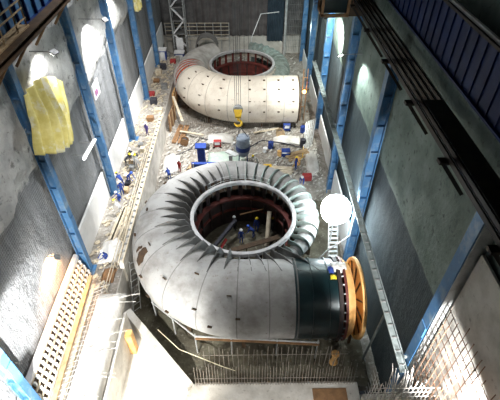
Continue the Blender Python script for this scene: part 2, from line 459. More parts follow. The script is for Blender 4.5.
inl.build('inlet_pipe', 'teal', t1, smooth=True)['label'] = 'dark teal inlet pipe'
iy = NC[1]-RR-2.9
for x, rr, w, m in ((3.5,2.97,.10,'rib_shaded'),(4.55,2.99,.09,'teal'),(5.7,3.0,.10,'teal'),(6.4,3.05,.26,'drum')):
    MB().lathe([(2.88,x-w/2),(rr,x-w/2),(rr,x+w/2),(2.88,x+w/2)], (0,iy,ZC), 64, 'x', closed=True).build('inlet_band', m, t1)
MB().lathe([(2.55,6.7),(3.06,6.7),(3.06,6.88),(2.55,6.88)], (0,iy,ZC), 64, 'x', closed=True).build('inlet_flange', 'red', t1)
for i in range(30):
    a = R_(i*12); c = Vector((6.62, iy+3.0*math.cos(a), ZC+3.0*math.sin(a)))
    MB().lathe([(0,-.06),(.05,-.06),(.05,.09),(0,.09)], tuple(c), 6, 'x').build('flange_bolt', 'galv', t1)
stay_ring(t1, *NC, 'drum', 'red', 'drum')
for i in range(36):
    a = 11+i*8.6
    if a > 316: continue
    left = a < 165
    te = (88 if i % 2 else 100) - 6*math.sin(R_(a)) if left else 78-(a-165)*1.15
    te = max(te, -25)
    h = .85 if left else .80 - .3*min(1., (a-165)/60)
    gusset(*NC, a, te, h).build('gusset', 'rib_shaded' if left else 'rib', t1)
# lifting lugs on the casing
for a, tt in ((6,58),(20,30),(24,78),(38,50),(52,20),(60,66),(75,38),(90,62),(104,25),(118,55),(140,40),(2,28),(13,8),(33,0),(46,-5)):
    th = R_(-90-a); r = rad(a); e = Vector((math.cos(th), math.sin(th), 0)); d = e*math.cos(R_(tt))+Vector((0,0,math.sin(R_(tt))))
    c = Vector((*NC, ZC)) + e*(RR+r) + d*r; s = Vector((-math.sin(th), math.cos(th), 0))
    MB().bar(c-s*.16, c+s*.16, .07, .3, up=tuple(d)).build('lifting_lug', 'brown_steel', t1)
def patch(cx, cy, a0, a1, t0, t1_, m, name, label):
    def fn(u, v):
        w = .5+.5*math.sin(v*PI)*(.75+.6*nz(v*3, a0, 1, 1.5)); a = (a0+a1)/2+(u-.5)*(a1-a0)*w + 2.*nz(v*2, 3, a0, 1.); th = R_(-90-a); r = rad(a)+.012
        e = Vector((math.cos(th), math.sin(th), 0)); q = R_(t0+(t1_-t0)*v); c = Vector((cx,cy,ZC))+e*(RR+r-.012)
        return tuple(c + e*r*math.cos(q) + Vector((0,0,r*math.sin(q))))
    MB().sheet(fn, 6, 14).build(name, m, t1, smooth=True)['label'] = label
patch(*NC, 55, 62, 26, 58, 'brown_steel', 'stain', 'dark stain on the left flank')
patch(*NC, 62.5, 65, 34, 52, 'brown_steel', 'stain', 'narrow rusty stain on the left flank')
# cradle feet
for a in (0, 30, 60, 90, 120, 150, 185, 225, 265):
    th = R_(-90-a); r = rad(a); e = Vector((math.cos(th), math.sin(th), 0)); c = Vector((*NC, 0)) + e*(RR+r)
    z1 = ZC-r*.86
    mb = MB(); mb.bar(c+e*r*.5+Vector((0,0,-6.2)), c+e*r*.5+Vector((0,0,z1)), .3); mb.bar(c-e*r*.5+Vector((0,0,-6.2)), c-e*r*.5+Vector((0,0,z1)), .3)
    mb.bar(c-e*r*.6+Vector((0,0,z1-.6)), c+e*r*.6+Vector((0,0,z1-.6)), .2); mb.build('cradle', 'brown_steel', t1)

FC = (-.42, 55.4)
t2 = thing('turbine_scroll_case', 'cream turbine scroll case with a section missing, farther of the two', 'turbine', (*FC, -4.6))
spiral_mesh(*FC, 0, 62, 4, xl=6.9).build('casing', 'case_far', t2, smooth=True)
o = spiral_mesh(*FC, 86, 142, 4); o.build('rear_casing', 'case_grey', t2, smooth=True)['label'] = 'grey dusty rear section'
o = spiral_mesh(*FC, 190, 322, 4); o.build('side_casing', 'rib', t2, smooth=True)['label'] = 'grey green small end section'
# red primed closing section with pale weld strips, between the two casings
spiral_mesh(*FC, 62.5, 85.5, 4, grow=-.10).build('closing_section', 'redbright', t2, smooth=True)['label'] = 'red primed closing section'
for a in (63, 68.5, 74, 79.5, 85):
    th = R_(-90-a); e = Vector((math.cos(th), math.sin(th), 0)); r = rad(a); c0 = Vector((*FC, ZC))+e*(RR+r)
    pts = [c0+e*r*math.cos(R_(q))+Vector((0,0,r*math.sin(R_(q)))) for q in range(-20,141,10)]
    MB().tube(pts, .085, 6).build('weld_strip', 'case_grey', t2)
MB().lathe([(4.5,-.35),(4.62,-.35),(4.9,-1.0),(4.5,-1.0)], (*FC,0), 72, closed=True).build('ring_collar', 'case_far', t2, smooth=False)
fy = FC[1]-RR-2.9
MB().lathe([(2.55,6.45),(2.96,6.45),(2.96,6.6),(2.55,6.6)], (0,fy,ZC), 64, 'x', closed=True).build('inlet_flange', 'brown_steel', t2)
stay_ring(t2, *FC, 'red', 'red', 'red')
for i in range(36):
    a = 8+i*8.6
    if a > 316 or a < 192: continue
    left = a < 165
    te = 100 if left else max(82-(a-165)*1.15, -25)
    gusset(*FC, a, te, .4 if left else .5).build('gusset', 'rib_shaded' if left else 'rib', t2)
for tp in (True, False):
    throat(*FC, 12, 62, tp).build('throat_plate', 'case_far', t2, smooth=True); throat(*FC, 62, 142, tp).build('throat_plate', 'case_grey', t2, smooth=True); throat(*FC, 190, 322, tp).build('throat_plate', 'case_grey', t2, smooth=True)
for a in range(-1, 8):
    for tt in (78, 52, 24, -2):
        th = R_(-90); r = 2.9
        if a < 4: c = Vector((FC[0]+6.2-a*1.75, fy, ZC)); e = Vector((0,-1,0)); s = Vector((1,0,0))
        else:
            th = R_(-90-(a-3)*16); r = rad((a-3)*16); e = Vector((math.cos(th), math.sin(th), 0)); s = Vector((-math.sin(th), math.cos(th), 0)); c = Vector((*FC, ZC))+e*(RR+r)
        d = e*math.cos(R_(tt))+Vector((0,0,math.sin(R_(tt))))
        MB().bar(c+d*r-s*.13, c+d*r+s*.13, .09, .3, up=tuple(d)).build('lifting_lug', 'brown_steel', t2)
for a, xx in ((0,5.5),(0,2.5),(0,0),(30,0),(60,0),(92,0),(150,0),(240,0)):
    th = R_(-90-a); r = rad(a); e = Vector((math.cos(th), math.sin(th), 0)); c = Vector((FC[0]+xx, FC[1], 0)) + e*(RR+r); z1 = ZC-r*.86
    mb = MB(); mb.bar(c+e*r*.5+Vector((0,0,-4.7)), c+e*r*.5+Vector((0,0,z1)), .3); mb.bar(c-e*r*.5+Vector((0,0,-4.7)), c-e*r*.5+Vector((0,0,z1)), .3); mb.build('cradle', 'brown_steel', t2)

# loose arched segment behind the far turbine
t = thing('casing_segment', 'grey arched casing segment standing on legs behind the far turbine', 'segment', (-6.0, 65.6, -4.6))
MB().lathe([(1.55,-.8),(1.75,-.8),(1.75,.8),(1.55,.8)], (-6.0,65.6,-1.75), 28, 'y', -90, 90, closed=True).build('shell', 'case', t)
for x in (-7.6,-4.4): MB().box(x-.12,x+.12,64.9,66.3,-4.6,-1.75).build('leg', 'brown_steel', t)
MB().bar((-7.6,64.9,-1.9),(-4.4,64.9,-1.9),.14).build('brace', 'brown_steel', t)
# bulkhead cover and end head by the near inlet
t = thing('end_cover', 'orange spoked round cover standing off the near inlet pipe', 'cover', (7.98, iy, -6.1))
MB().lathe([(0,7.98),(2.98,7.98),(3.02,8.04),(2.98,8.12),(0,8.12)], (0,iy,ZC), 56, 'x').build('disc', 'orange', t)
MB().lathe([(2.75,7.86),(3.0,7.86),(3.0,7.98),(2.75,7.98)], (0,iy,ZC), 56, 'x', closed=True).build('rim', 'orange', t)
for i in range(12):
    a = R_(i*30+12); MB().bar((7.9,iy+.3*math.cos(a),ZC+.3*math.sin(a)), (7.9,iy+2.8*math.cos(a),ZC+2.8*math.sin(a)), .07, .1, up=(1,0,0)).build('spoke', 'brown_steel', t)
MB().lathe([(0,7.78),(.42,7.78),(.42,8.0),(0,8.0)], (0,iy,ZC), 20, 'x').build('hub', 'brown_steel', t)
for s_ in (-1, 1): MB().bar((8.05,iy+s_*1.2,-6.1),(8.05,iy+s_*1.0,-4.1),.2).build('stand', 'brown_steel', t)
t = thing('dished_cover', 'orange dished cap between the red flange and the spoked cover', 'cover', (7.2, iy, -6.1))
MB().lathe([(3.0,6.90),(2.92,7.1),(2.6,7.45),(2.2,7.56),(0,7.6),(0,7.5),(2.15,7.46),(2.5,7.36),(2.8,7.06),(2.88,6.90)], (0,iy,ZC), 56, 'x', closed=False).build('dish', 'orange', t, smooth=True)
for s in (-1,1): MB().bar((7.2,iy+s*1.0,-6.1),(7.2,iy+s*1.0,-4.0),.16).build('support', 'brown_steel', t)
t = thing('jack_stand', 'orange jack stand on the pit floor under the inlet end', 'jack', (6.6, 15.4, -6.1))
MB().lathe([(.34,-6.1),(.34,-5.95),(.2,-5.9),(.2,-4.9),(.3,-4.85),(.3,-4.7),(0,-4.7)], (6.6,15.4,0), 14).build('body', 'orange', t)
MB().bar((6.35,15.4,-4.65),(6.85,15.4,-4.65),.3,.1).build('saddle', 'orange', t)
# rags and kit on top of the inlet end
def rag(x, y, z, sx, sy, h, m, label, name='rag', cat='cloth', fall=0.):
    def fn(u, v):
        a, b = 2*u-1, 2*v-1
        return (x+a*sx, y+b*sy, z + h*max(0,1-(a*a+b*b)*.7)*(.7+.5*nz(x+a*2, y+b*2, z, 1.4)) - fall*b*b)
    o = MB().sheet(fn, 10, 10).build(name, m, smooth=True, solid=.02); return tag(o, label, cat)
rag(6.5, iy+.55, 1.42, .55, .5, .35, 'sheet', 'white crumpled sheet on top of the near inlet flange', 'plastic_sheet', 'sheet', .1)
rag(5.9, iy+.3, 1.42, .22, .3, .3, 'blue_cloth', 'blue cloth bag lying on top of the dark inlet pipe')
rag(6.0, iy-.3, 1.40, .22, .2, .2, 'hatyellow', 'small yellow cloth on top of the dark inlet pipe')

# ------------------------------------------------------------------ crane rails, racks, girders
t = thing('crane_girder', 'deep blue ribbed crane runway girder high on the right wall', 'girder', (9.2, 36, 16.6))
MB().box(9.0, 9.2, 6, 66, 16.7, 19.0).build('web_plate', 'blue_dark', t)
MB().box(8.85, 9.2, 6, 66, 16.6, 16.7).build('bottom_flange', 'blue_dark', t); MB().box(8.75, 9.2, 6, 66, 19.0, 19.12).build('top_flange', 'black_steel', t)
MB().box(8.85, 8.97, 6, 66, 19.12, 19.25).build('rail', 'galv', t)['label'] = 'bright crane rail'
for i in range(60): MB().box(8.94, 9.0, 8+i*.8, 8.05+i*.8, 16.7, 19.0).build('stiffener', 'blue_dark', t)
t = thing('crane_girder', 'blue crane runway girder in the top left corner', 'girder', (-12.4, 36, 16.2))
MB().box(-12.7, -12.4, 10, 66, 16.4, 18.8).build('web_plate', 'blue', t); MB().box(-12.7, -12.2, 10, 66, 16.28, 16.4).build('bottom_flange', 'blue_dark', t); MB().box(-12.7,-12.2,10,66,18.8,18.92).build('top_flange','black_steel',t)
for i in range(40): MB().box(-12.4, -12.24, 14+i*1.2, 14.08+i*1.2, 16.4, 18.8).build('stiffener', 'blue_dark', t)

t = thing('walkway_frame', 'black steel walkway frame of long rails along the upper right wall', 'walkway', (8.9, 21, 14.9))
for x in (7.98, 8.29, 8.60, 8.91, 9.22):
    mb = MB(); mb.box(x-.07, x+.07, 7, 33, 15.0, 15.22); mb.box(x-.012, x+.012, 7, 33, 15.22, 15.24); f_ = mb.build('rail', 'black_steel', t); MB().box(x-.012, x+.012, 7, 33, 15.24, 15.27).build('top_strip', 'steel', f_)  # thin lighter strip along each rail top
for i in range(6):
    y = 8.6+i*4.6
    MB().box(7.6, 9.3, y-.16, y+.16, 14.86, 15.0).build('cross_beam', 'black_steel', t)
    MB().bar((7.8, y, 14.86), (9.1, y, 13.2), .16).build('bracket', 'black_steel', t)
tag(MB().box(8.3, 9.2, 8, 17.4, 15.25, 15.29).build('deck_plate', 'black_steel'), 'dark deck plate laid on the near end of the walkway frame', 'deck')

t = thing('walkway_beam', 'long dark brown beam crossing the upper left corner', 'beam', (-11.6, 25, 16.3))
mb = MB(); mb.box(-11.85, -11.25, 12, 42, 16.58, 16.64); mb.box(-11.85, -11.25, 12, 42, 16.2, 16.26); mb.box(-11.58, -11.52, 12, 42, 16.2, 16.6); mb.build('joist', 'brown_steel', t)
for y in (17, 20, 22.5, 25.5, 29, 34, 39):
    MB().bar((-11.55, y, 16.2), (-12.75, y, 14.7), .14).build('bracket', 'wood_rust', t)
    MB().bar((-11.55, y, 16.2), (-12.75, y, 16.1), .12).build('arm', 'brown_steel', t)
t = thing('scaffold_platform', 'brown scaffold platform with handrails in the top left corner', 'scaffold', (-11.9, 21.5, 16.6))
MB().box(-12.18, -11.6, 17, 23.2, 16.66, 16.74).build('deck', 'wood', t)
for y in (17.2, 18.8, 20.4, 22, 23.1): MB().tube([(-11.7, y, 16.74), (-11.7, y, 18.0)], .05).build('post', 'wood', t)
for z in (17.1, 17.6, 18.0): MB().tube([(-11.7, 17.0, z), (-11.7, 23.2, z)], .045).build('guard_rail', 'wood', t)

# crane cab at the top
t = thing('crane_cab', 'brown and orange crane cab hanging under the roof at top right', 'crane', (7.6, 33, 14.0))
mb = MB(); mb.box(7.75, 9.0, 32.2, 34.2, 14.0, 16.2); mb.build('gearbox', 'brown_steel', t, bevel=.04)
mb = MB()
for x in (5.75, 7.65):
    for y in (32.3, 34.1): mb.box(x-.09, x+.09, y-.09, y+.09, 14.0, 16.4)
for z in (14.05, 16.3):
    for y in (32.3, 34.1): mb.box(5.66, 7.74, y-.09, y+.09, z-.1, z+.1)
    for x in (5.75, 7.65): mb.box(x-.09, x+.09, 32.3, 34.1, z-.1, z+.1)
mb.build('frame', 'wood_rust', t); MB().box(5.8, 7.6, 32.4, 34.0, 14.2, 16.2).build('window', 'glassdark', t)
MB().box(8.9, 9.4, 31.5, 34.5, 15.7, 16.2).build('carriage', 'black_steel', t)
mb = MB(); mb.box(5.7, 9.3, 32.9, 33.5, 16.3, 17.1); mb.build('hanger', 'brown_steel', t)

# pale gangway truss running along the right columns
t = thing('gangway', 'pale narrow steel gangway running along the right columns', 'gangway', (8.3, 29, 3.2))
for x in (8.12, 8.5):
    MB().box(x-.035, x+.035, 10.2, 48.6, 3.18, 3.3).build('side_rail', 'galv_dull', t)
MB().box(8.16, 8.46, 10.2, 48.6, 3.16, 3.19).build('deck', 'galv_dull', t)
for i in range(48): MB().box(8.12, 8.5, 10.6+i*.8, 10.66+i*.8, 3.19, 3.24).build('rung', 'steel', t)
for y in RCY[:4]: MB().bar((8.8, y, 2.9), (8.2, y, 3.12), .12).build('bracket', 'galv_dull', t)
t = thing('prop', 'short pale prop leaning from the pit floor up to the gangway', 'prop', (8.4, 15.0, -6))
MB().bar((8.9, 15.6, -6.0), (8.35, 14.0, 3.15), .12).build('strut', 'galv_dull', t); MB().box(8.7,9.1,15.4,15.8,-6.05,-5.97).build('foot','galv_dull',t)

# ------------------------------------------------------------------ rebar
def rebar_mat(label, base, bars, ties, m='rebar', r=.022, cat='rebar mat', wild=0.):
    t = thing('rebar_mat', label, cat, base)
    for p, q in bars: MB().tube([p, q], r, 5).build('vertical_bar', m, t)
    for p, q in ties: MB().tube([p, q], r, 5).build('cross_bar', m, t)
    return t
bars = []
for i in range(56):
    x = -3.7+i*.205; lean = random.uniform(-.05,.05)
    bars.append(((x, 13.35, -5.2), (x+lean, 13.6+random.uniform(-.05,.25), -3.2+random.uniform(-.25,.5))))
ties = [((-3.8,13.38,-4.9),(7.8,13.38,-4.9)), ((-3.8,13.42,-4.3),(7.8,13.42,-4.3))]
rebar_mat('long row of upright rebar on the front slab edge before the near turbine', (2, 13.4, -5.2), bars, ties, r=.024)
bars = []
for i in range(30):
    x = -3.2+i*.36
    bars.append(((x, 15.1, -6.0), (x+random.uniform(-.1,.1), 15.2, -3.6+random.uniform(-.3,.5))))
rebar_mat('second sparser row of rebar under the near casing', (2, 15.1, -6), bars, [((-3.3,15.1,-4.2),(7.4,15.1,-4.2))], r=.026)
bars = []
for i in range(52):
    x = -7.6+i*.28
    bars.append(((x, 46.2, -4.6), (x+random.uniform(-.05,.05), 46.2, -3.3+random.uniform(-.2,.25))))
rebar_mat('row of upright rebar along the foot of the far turbine', (0, 46.2, -4.6), bars, [((-7.7,46.2,-3.9),(6.9,46.2,-3.9))], r=.03)

# bright cages in the lower right corner
def cage(label, x0, x1, y0, y1, z0, z1, nx, nzv, ny, m, r=.02):
    t = thing('rebar_cage', label, 'rebar cage', ((x0+x1)/2, (y0+y1)/2, z0))
    for i in range(nx):
        x = x0+(x1-x0)*i/(nx-1)
        MB().tube([(x, y0+random.uniform(-.04,.04), z0), (x+random.uniform(-.06,.06), y0, z1+random.uniform(-.3,.5))], r, 5).build('vertical_bar', m, t)
    for i in range(nzv):
        z = z0+(z1-z0)*(i+.5)/nzv
        MB().tube([(x0-.3, y0, z), (x1+.2, y0, z)], r, 5).build('cross_bar', m, t)
    for i in range(ny):
        y = y0+(y1-y0)*(i+.5)/ny
        MB().tube([(x0, y, z0), (x0+random.uniform(-.06,.06), y, z1+random.uniform(-.3,.6))], r, 5).build('side_bar', m, t)
    for i in range(nzv):
        z = z0+(z1-z0)*(i+.5)/nzv
        MB().tube([(x0, y0-.2, z), (x0, y1+.3, z)], r, 5).build('side_tie', m, t)
    return t
cage('tall rusty rebar cage against the floodlit lower right wall', 8.85, 9.22, 5.5, 10.2, 2.0, 9.4, 2, 13, 15, 'rebar_rust', .02)
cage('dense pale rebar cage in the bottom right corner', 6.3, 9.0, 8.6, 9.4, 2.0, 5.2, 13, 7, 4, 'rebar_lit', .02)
struct(MB().box(9.3, 9.42, 3, 10.7, 2.0, 12.2).build('wall_glare_panel', 'concrete'))  # pale panel added so the floodlit dark wall turns nearly white
bars = []
for i in range(26):
    x = random.uniform(7.3,9.1); y = random.uniform(9.1,9.55); bars.append(((x,y,2.0),(x+random.uniform(-.5,.5),y+random.uniform(.2,1.0),random.uniform(2.9,4.2))))
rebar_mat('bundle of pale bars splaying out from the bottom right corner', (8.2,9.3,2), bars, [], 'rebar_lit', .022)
struct(MB().box(6.2, 9.7, 5.6, 9.6, -7, 2.0).build('floor_plinth', 'concrete'))

# ------------------------------------------------------------------ lower left: formwork, planks, sheeted block, diagonal wall
t = thing('formwork_wall', 'long slatted formwork wall at lower left running toward the camera', 'formwork', (-12.9, 16, -2))
for x, z in ((-13.02,-.2),(-12.84,-.78),(-12.66,-1.36),(-12.48,-1.92)):
    MB().box(x-.06, x+.06, 8.5, 21.0, z-.06, z+.06).build('waler', 'wood_pale', t)
for x, z in ((-12.93,-.5),(-12.75,-1.08),(-12.57,-1.66)):
    for i in range(28): MB().box(x-.08, x+.1, 8.7+i*.45, 8.84+i*.45, z-.2, z+.2).build('tie_block', 'white_board', t)
MB().add([(-13.12,8.5,-.2),(-13.12,21,-.2),(-12.6,21,-2),(-12.6,8.5,-2),(-13.16,8.5,-.2),(-13.16,21,-.2),(-12.7,21,-2),(-12.7,8.5,-2)],[(0,1,2,3),(4,7,6,5),(0,3,7,4),(1,5,6,2),(0,4,5,1),(3,2,6,7)]).build('panel', 'brown_steel', t)
tag(MB().box(-13.32, -12.98, 8.0, 21.2, -.13, .16).build('capping_beam', 'white'), 'bright white beam along the wall above the slatted formwork', 'beam')
tag(MB().bar((-12.0,8.6,-1.86),(-12.35,20.6,-1.86),.3,.24).build('timber_beam', 'wood'), 'long brown timber beam lying beside the slatted formwork', 'timber')
tag(MB().bar((-11.5,8.6,-1.86),(-11.85,19.8,-1.86),.22,.24).build('timber_beam', 'wood_pale'), 'long pale timber beam lying beside the brown one', 'timber')
def blk(u, v):
    x = -11.2+2.0*u; y = 8.0+11.0*v
    e = min(1., min(u,1-u)*8); e2 = min(1., min(v,1-v)*14)
    return (x, y, -2.0 + .95*min(e,e2) + .10*nz(x, y, 1, 1.2)*min(e,e2))
tag(MB().sheet(blk, 14, 50).build('plastic_sheet', 'sheet', smooth=True, solid=.03), 'white plastic sheeting over a long mound on the near left ledge', 'sheet')
tag(MB().box(-9.9, -9.0, 8, 17.6, -7.0, -2.3).build('concrete_block', 'concrete', bevel=.06), 'tall pale concrete block at the edge of the near left ledge', 'block')
a, b = Vector((-9.6,19.0,0)), Vector((-4.1,13.25,0)); d = (b-a).normalized(); n_ = Vector((d.y,-d.x,0))*.28
mb = MB(); mb.add([a-n_+Vector((0,0,-7)), a+n_+Vector((0,0,-7)), b+n_+Vector((0,0,-7)), b-n_+Vector((0,0,-7)),
                   a-n_+Vector((0,0,-4.2)), a+n_+Vector((0,0,-4.2)), b+n_+Vector((0,0,-5.1)), b-n_+Vector((0,0,-5.1))],
                  [(3,2,1,0),(4,5,6,7),(0,1,5,4),(1,2,6,5),(2,3,7,6),(3,0,4,7)])
struct(mb.build('wall_diagonal', 'concrete'))
tag(MB().box(-9.0, -8.5, 16.0, 16.6, -6.95, -3.0).build('steel_post', 'orange', bevel=.05), 'orange post in the corner between the pale block and the diagonal wall', 'post')

struct(MB().add([(-9.0,3,-5.55),(-4.0,3,-5.55),(-4.0,13.3,-5.55),(-9.6,19.0,-5.55),(-9.0,3,-6.9),(-4.0,3,-6.9),(-4.0,13.3,-6.9),(-9.6,19.0,-6.9)],[(0,1,2,3),(7,6,5,4),(0,4,5,1),(1,5,6,2),(2,6,7,3),(3,7,4,0)]).build('floor_corner', 'concrete'))
tag(MB().box(4.6, 7.0, 12.0, 13.0, -5.2, -5.12).build('opening_panel', 'wood_rust'), 'brown panel standing for the box opening in the pale front slab', 'opening')  # flat brown panel in place of a box opening in the slab
t = thing('rebar_mat', 'pale rebar mat lying over the left edge of the sheeted mound', 'rebar mat', (-11.3, 13.5, -1.2))
for i in range(30): MB().tube([(-11.75,8.6+i*.36,-1.5+random.uniform(-.05,.1)),(-10.3+random.uniform(-.5,.5),8.7+i*.36,-.92)], .022, 5).build('cross_bar', 'rebar_lit', t)
for x, z in ((-11.5,-1.35),(-11.15,-1.2),(-10.8,-1.07)): MB().tube([(x,8.3,z),(x,19.6,z)], .025, 5).build('long_bar', 'rebar_lit', t)
for i in range(12):
    x, y = random.uniform(-10.6,-9.2), random.uniform(10.5,18.5)
    tag(MB().tube([(x,y,-1.2),(x+random.uniform(.8,2.2),y+random.uniform(-.4,.4),-1.0+random.uniform(-.2,.5))], .022, 5).build('steel_bar','rebar_lit'), 'thin pale bar jutting from the sheeted mound over the corner pit', 'bar', 'bars jutting from the sheeted mound')
# low wall with handrail along the ledge
t = thing('low_wall', 'long low concrete wall with ladder like top between ledge and near turbine', 'wall', (-10.1, 32, -3))
MB().box(-10.22, -9.86, 21.5, 44, -5.0, -1.3).build('concrete', 'concrete', t)
for x in (-10.22, -9.86): MB().box(x-.05, x+.05, 21.5, 44, -1.3, -1.12).build('edge_rail', 'wood_pale', t)
for i in range(28): MB().box(-10.22, -9.86, 21.8+i*.8, 21.92+i*.8, -1.28, -1.16).build('rung', 'steel', t)
def handrail(label, pts, zt, m='galv', r=.035, h=1.1):
    t = thing('handrail', label, 'handrail', pts[0]);
    for p in pts: MB().tube([p, (p[0], p[1], p[2]+h)], r, 6).build('post', m, t)
    for k in (h, h*.5): MB().tube([(p[0],p[1],p[2]+k) for p in pts], r, 6).build('rail', m, t)
    return t
handrail('thin handrail along the ledge left of the near turbine', [(-10.6, 19+i*2.6, -2.05) for i in range(8)], 0, 'wood_pale')

# scaffold tube rail in front of the near casing
t = thing('scaffold_rail', 'teal scaffold rail on posts before the near inlet pipe', 'scaffold', (1, 16, -5.9))
MB().tube([(-7.7,19.6,-4.0),(-3.9,16.3,-3.6),(5.3,15.7,-3.6)], .07, 8).build('tube', 'galv', t)
MB().bar((-3.9,16.25,-3.75),(5.3,15.65,-3.75),.25,.05).build('plank', 'wood_rust', t)
for x, y in ((-7.6,19.5),(-5.8,17.9),(-3.9,16.3),(-1.2,16.1),(2.2,15.9),(5.2,15.7)): MB().tube([(x,y,-6.05),(x,y,-3.3)], .06, 8).build('post', 'galv', t)
t = thing('access_ladder', 'short tilted ladder leaning on the left flank of the near casing', 'ladder', (-9.0, 20.5, -6))
for dx in (-.25, .25): MB().bar((-9.3+dx, 20.0+dx, -6.0), (-9.45+dx, 22.6+dx, -2.2), .07).build('side_rail', 'galv', t)
for i in range(9):
    q = (i+.5)/9; MB().bar((-9.55-.15*q, 19.75+2.6*q, -6+3.8*q), (-9.05-.15*q, 20.25+2.6*q, -6+3.8*q), .05).build('rung', 'galv', t)
t = thing('ladder', 'grey steel ladder leaning upright below the glaring floodlight', 'ladder', (7.7, 26, -6))
for x in (7.35, 8.15): MB().bar((x, 23.2, -6.0), (x, 26.9, -.8), .08).build('side_rail', 'galv', t)
for i in range(16):
    q = (i+.5)/16; MB().box(7.35, 8.15, 23.2+3.7*q-.11, 23.2+3.7*q+.11, -6+5.2*q-.03, -6+5.2*q+.03).build('rung', 'galv', t)
t = thing('pipe_brace', 'bent pale pipe crossing behind the near inlet by the ladder', 'pipe', (7, 21, -2))
MB().tube([(5.6,20.9,-.4),(6.3,21.6,-.2),(8.2,22.6,.4),(8.7,24.0,1.0)], .06, 8).build('tube', 'galv', t)
tag(MB().tube([(-7.0,17.5,-4.6),(-5.2,16.0,-4.9),(-2.0,14.6,-4.8),(-.9,14.3,-5.0)], .035, 6).build('cable', 'cable_pale'), 'pale yellow cable trailing over the pit floor before the near casing', 'cable')

# ------------------------------------------------------------------ floodlights
def light(kind, loc, power, col=(1,1,1), radius=.3, aim=None, spot=90, blend=.6):
    l = bpy.data.lights.new('lamp_light', kind); l.energy = power; l.color = col
    if kind != 'AREA': l.shadow_soft_size = radius
    else: l.size = radius
    if kind == 'SPOT': l.spot_size = R_(spot); l.spot_blend = blend
    o = bpy.data.objects.new('lamp_light', l); COL.objects.link(o); o.location = loc
    if aim is not None: o.rotation_euler = (Vector(aim)-Vector(loc)).to_track_quat('-Z','Y').to_euler()
    return o

def floodlight(label, head, aim, m, size, power, col=(1,1,1), spot=150, z0=None, wall=0):
    """wall: x of the wall or column face that carries the lamp arm"""
    h = Vector(head); d = (Vector(aim)-h).normalized()
    t = thing('floodlight', label, 'lamp', (h.x, h.y, z0 if z0 is not None else h.z))
    u = Vector((0,0,1)) if abs(d.z) < .9 else Vector((0,1,0)); a = d.cross(u).normalized(); b = a.cross(d)
    mb = MB(); mb.bar(h-d*.25*size, h, size*1.15, size*.95, up=tuple(b)); mb.build('housing', 'steel', t)
    mb = MB(); mb.bar(h+d*.001, h+d*.03, size, size*.8, up=tuple(b)); mb.build('lens', m, t)
    if z0 is not None:
        MB().tube([(h.x,h.y,z0), tuple(h-d*.3*size)], .05, 8).build('mast', 'galv', t)
        for k in range(3):
            q = R_(k*120+30); MB().bar((h.x,h.y,z0+.9), (h.x+.8*math.cos(q), h.y+.8*math.sin(q), z0+.02), .05).build('leg', 'galv', t)
    elif wall: MB().bar(h-d*.25*size, (wall, h.y, h.z+.1), .05).build('arm', 'steel', t)
    light('SPOT', tuple(h+d*.12), power, col, .12, tuple(h+d*3), spot, .5)
    return t
# floodlight beside the near turbine, its glare built as a glowing globe
t = thing('glare_floodlight', 'glaring white floodlight on a mast right of the near turbine, glare shaped as a globe', 'lamp', (7.45, 25.2, -6))
MB().lathe([(1.25*math.sin(R_(a)), 1.25*math.cos(R_(a))) for a in range(0, 181, 10)], (7.45,25.2,.85), 32).build('globe', 'lamp', t, smooth=True)
MB().tube([(7.45,25.2,-6),(7.45,25.2,-.5)], .07, 8).build('mast', 'galv', t)
MB().lathe([(.0,-.35),(.3,-.35),(.3,-.6),(0,-.6)], (7.45,25.2,0), 16).build('collar', 'white', t)
for k in range(3):
    q = R_(k*120+30); MB().bar((7.45,25.2,-4.6), (7.45+.9*math.cos(q), 25.2+.9*math.sin(q), -6), .06).build('leg', 'galv', t)

floodlight('floodlight aimed at the netted wall in the lower left corner', (-8.4,5.6,5.0), (-13.4,13.0,3.3), 'lamp_small', .5, 24000, (1,.99,.97), 32, z0=-2.0)
floodlight('warm amber lamp on the netted wall by the white boarding end', (-12.75,18.4,3.1), (-13.4,18.2,2.2), 'lamp_warm', .4, 3500, (1,.52,.22), 120, wall=-13.4)
floodlight('floodlight near the top of the second blue column on the left', (-11.0,34.0,13.2), (-13.2,35.2,9.6), 'lamp_small', .4, 3600, (1,1,.98), 80, wall=-13.1)
floodlight('floodlight high at the far end of the left sprayed concrete', (-11.0,41.2,13.2), (-13.2,42.2,10.6), 'lamp_small', .4, 3600, (1,1,.97), 80, wall=-13.1)
floodlight('floodlight above the yellow tarpaulin', (-11.6,25.0,14.4), (-12.6,25.3,12.4), 'lamp_small', .4, 800, (1,1,.97), 110, wall=-13.1)
floodlight('floodlight aimed at the right wall near the corner rebar', (8.3,4.0,8.0), (9.6,9.2,6.2), 'lamp_small', .5, 24000, (1,.97,.94), 56, wall=9.3)
floodlight('floodlight on the upper right wall beneath the crane cab', (7.6,40.6,11.0), (9.6,44.5,5.5), 'lamp_small', .35, 9000, (.95,1.,.92), 90, wall=9.6)
floodlight('floodlight on the right wall behind the third column', (7.8,33.2,10.6), (9.6,30.0,7.0), 'lamp_small', .3, 2600, (.90,1.,.95), 100, wall=9.6)
floodlight('floodlight on a mast over the sheeted mound on the near left ledge', (-9.4,3.6,3.6), (-11.0,15,-2), 'lamp_small', .4, 22000, (1,.99,.95), 85, z0=-2.0)
floodlight('small floodlight low behind the diagonal wall in the front corner', (-6.4,8.0,-1.8), (-6.8,14.2,-6), 'lamp_small', .3, 2200, (1,.93,.78), 100, z0=-5.55)
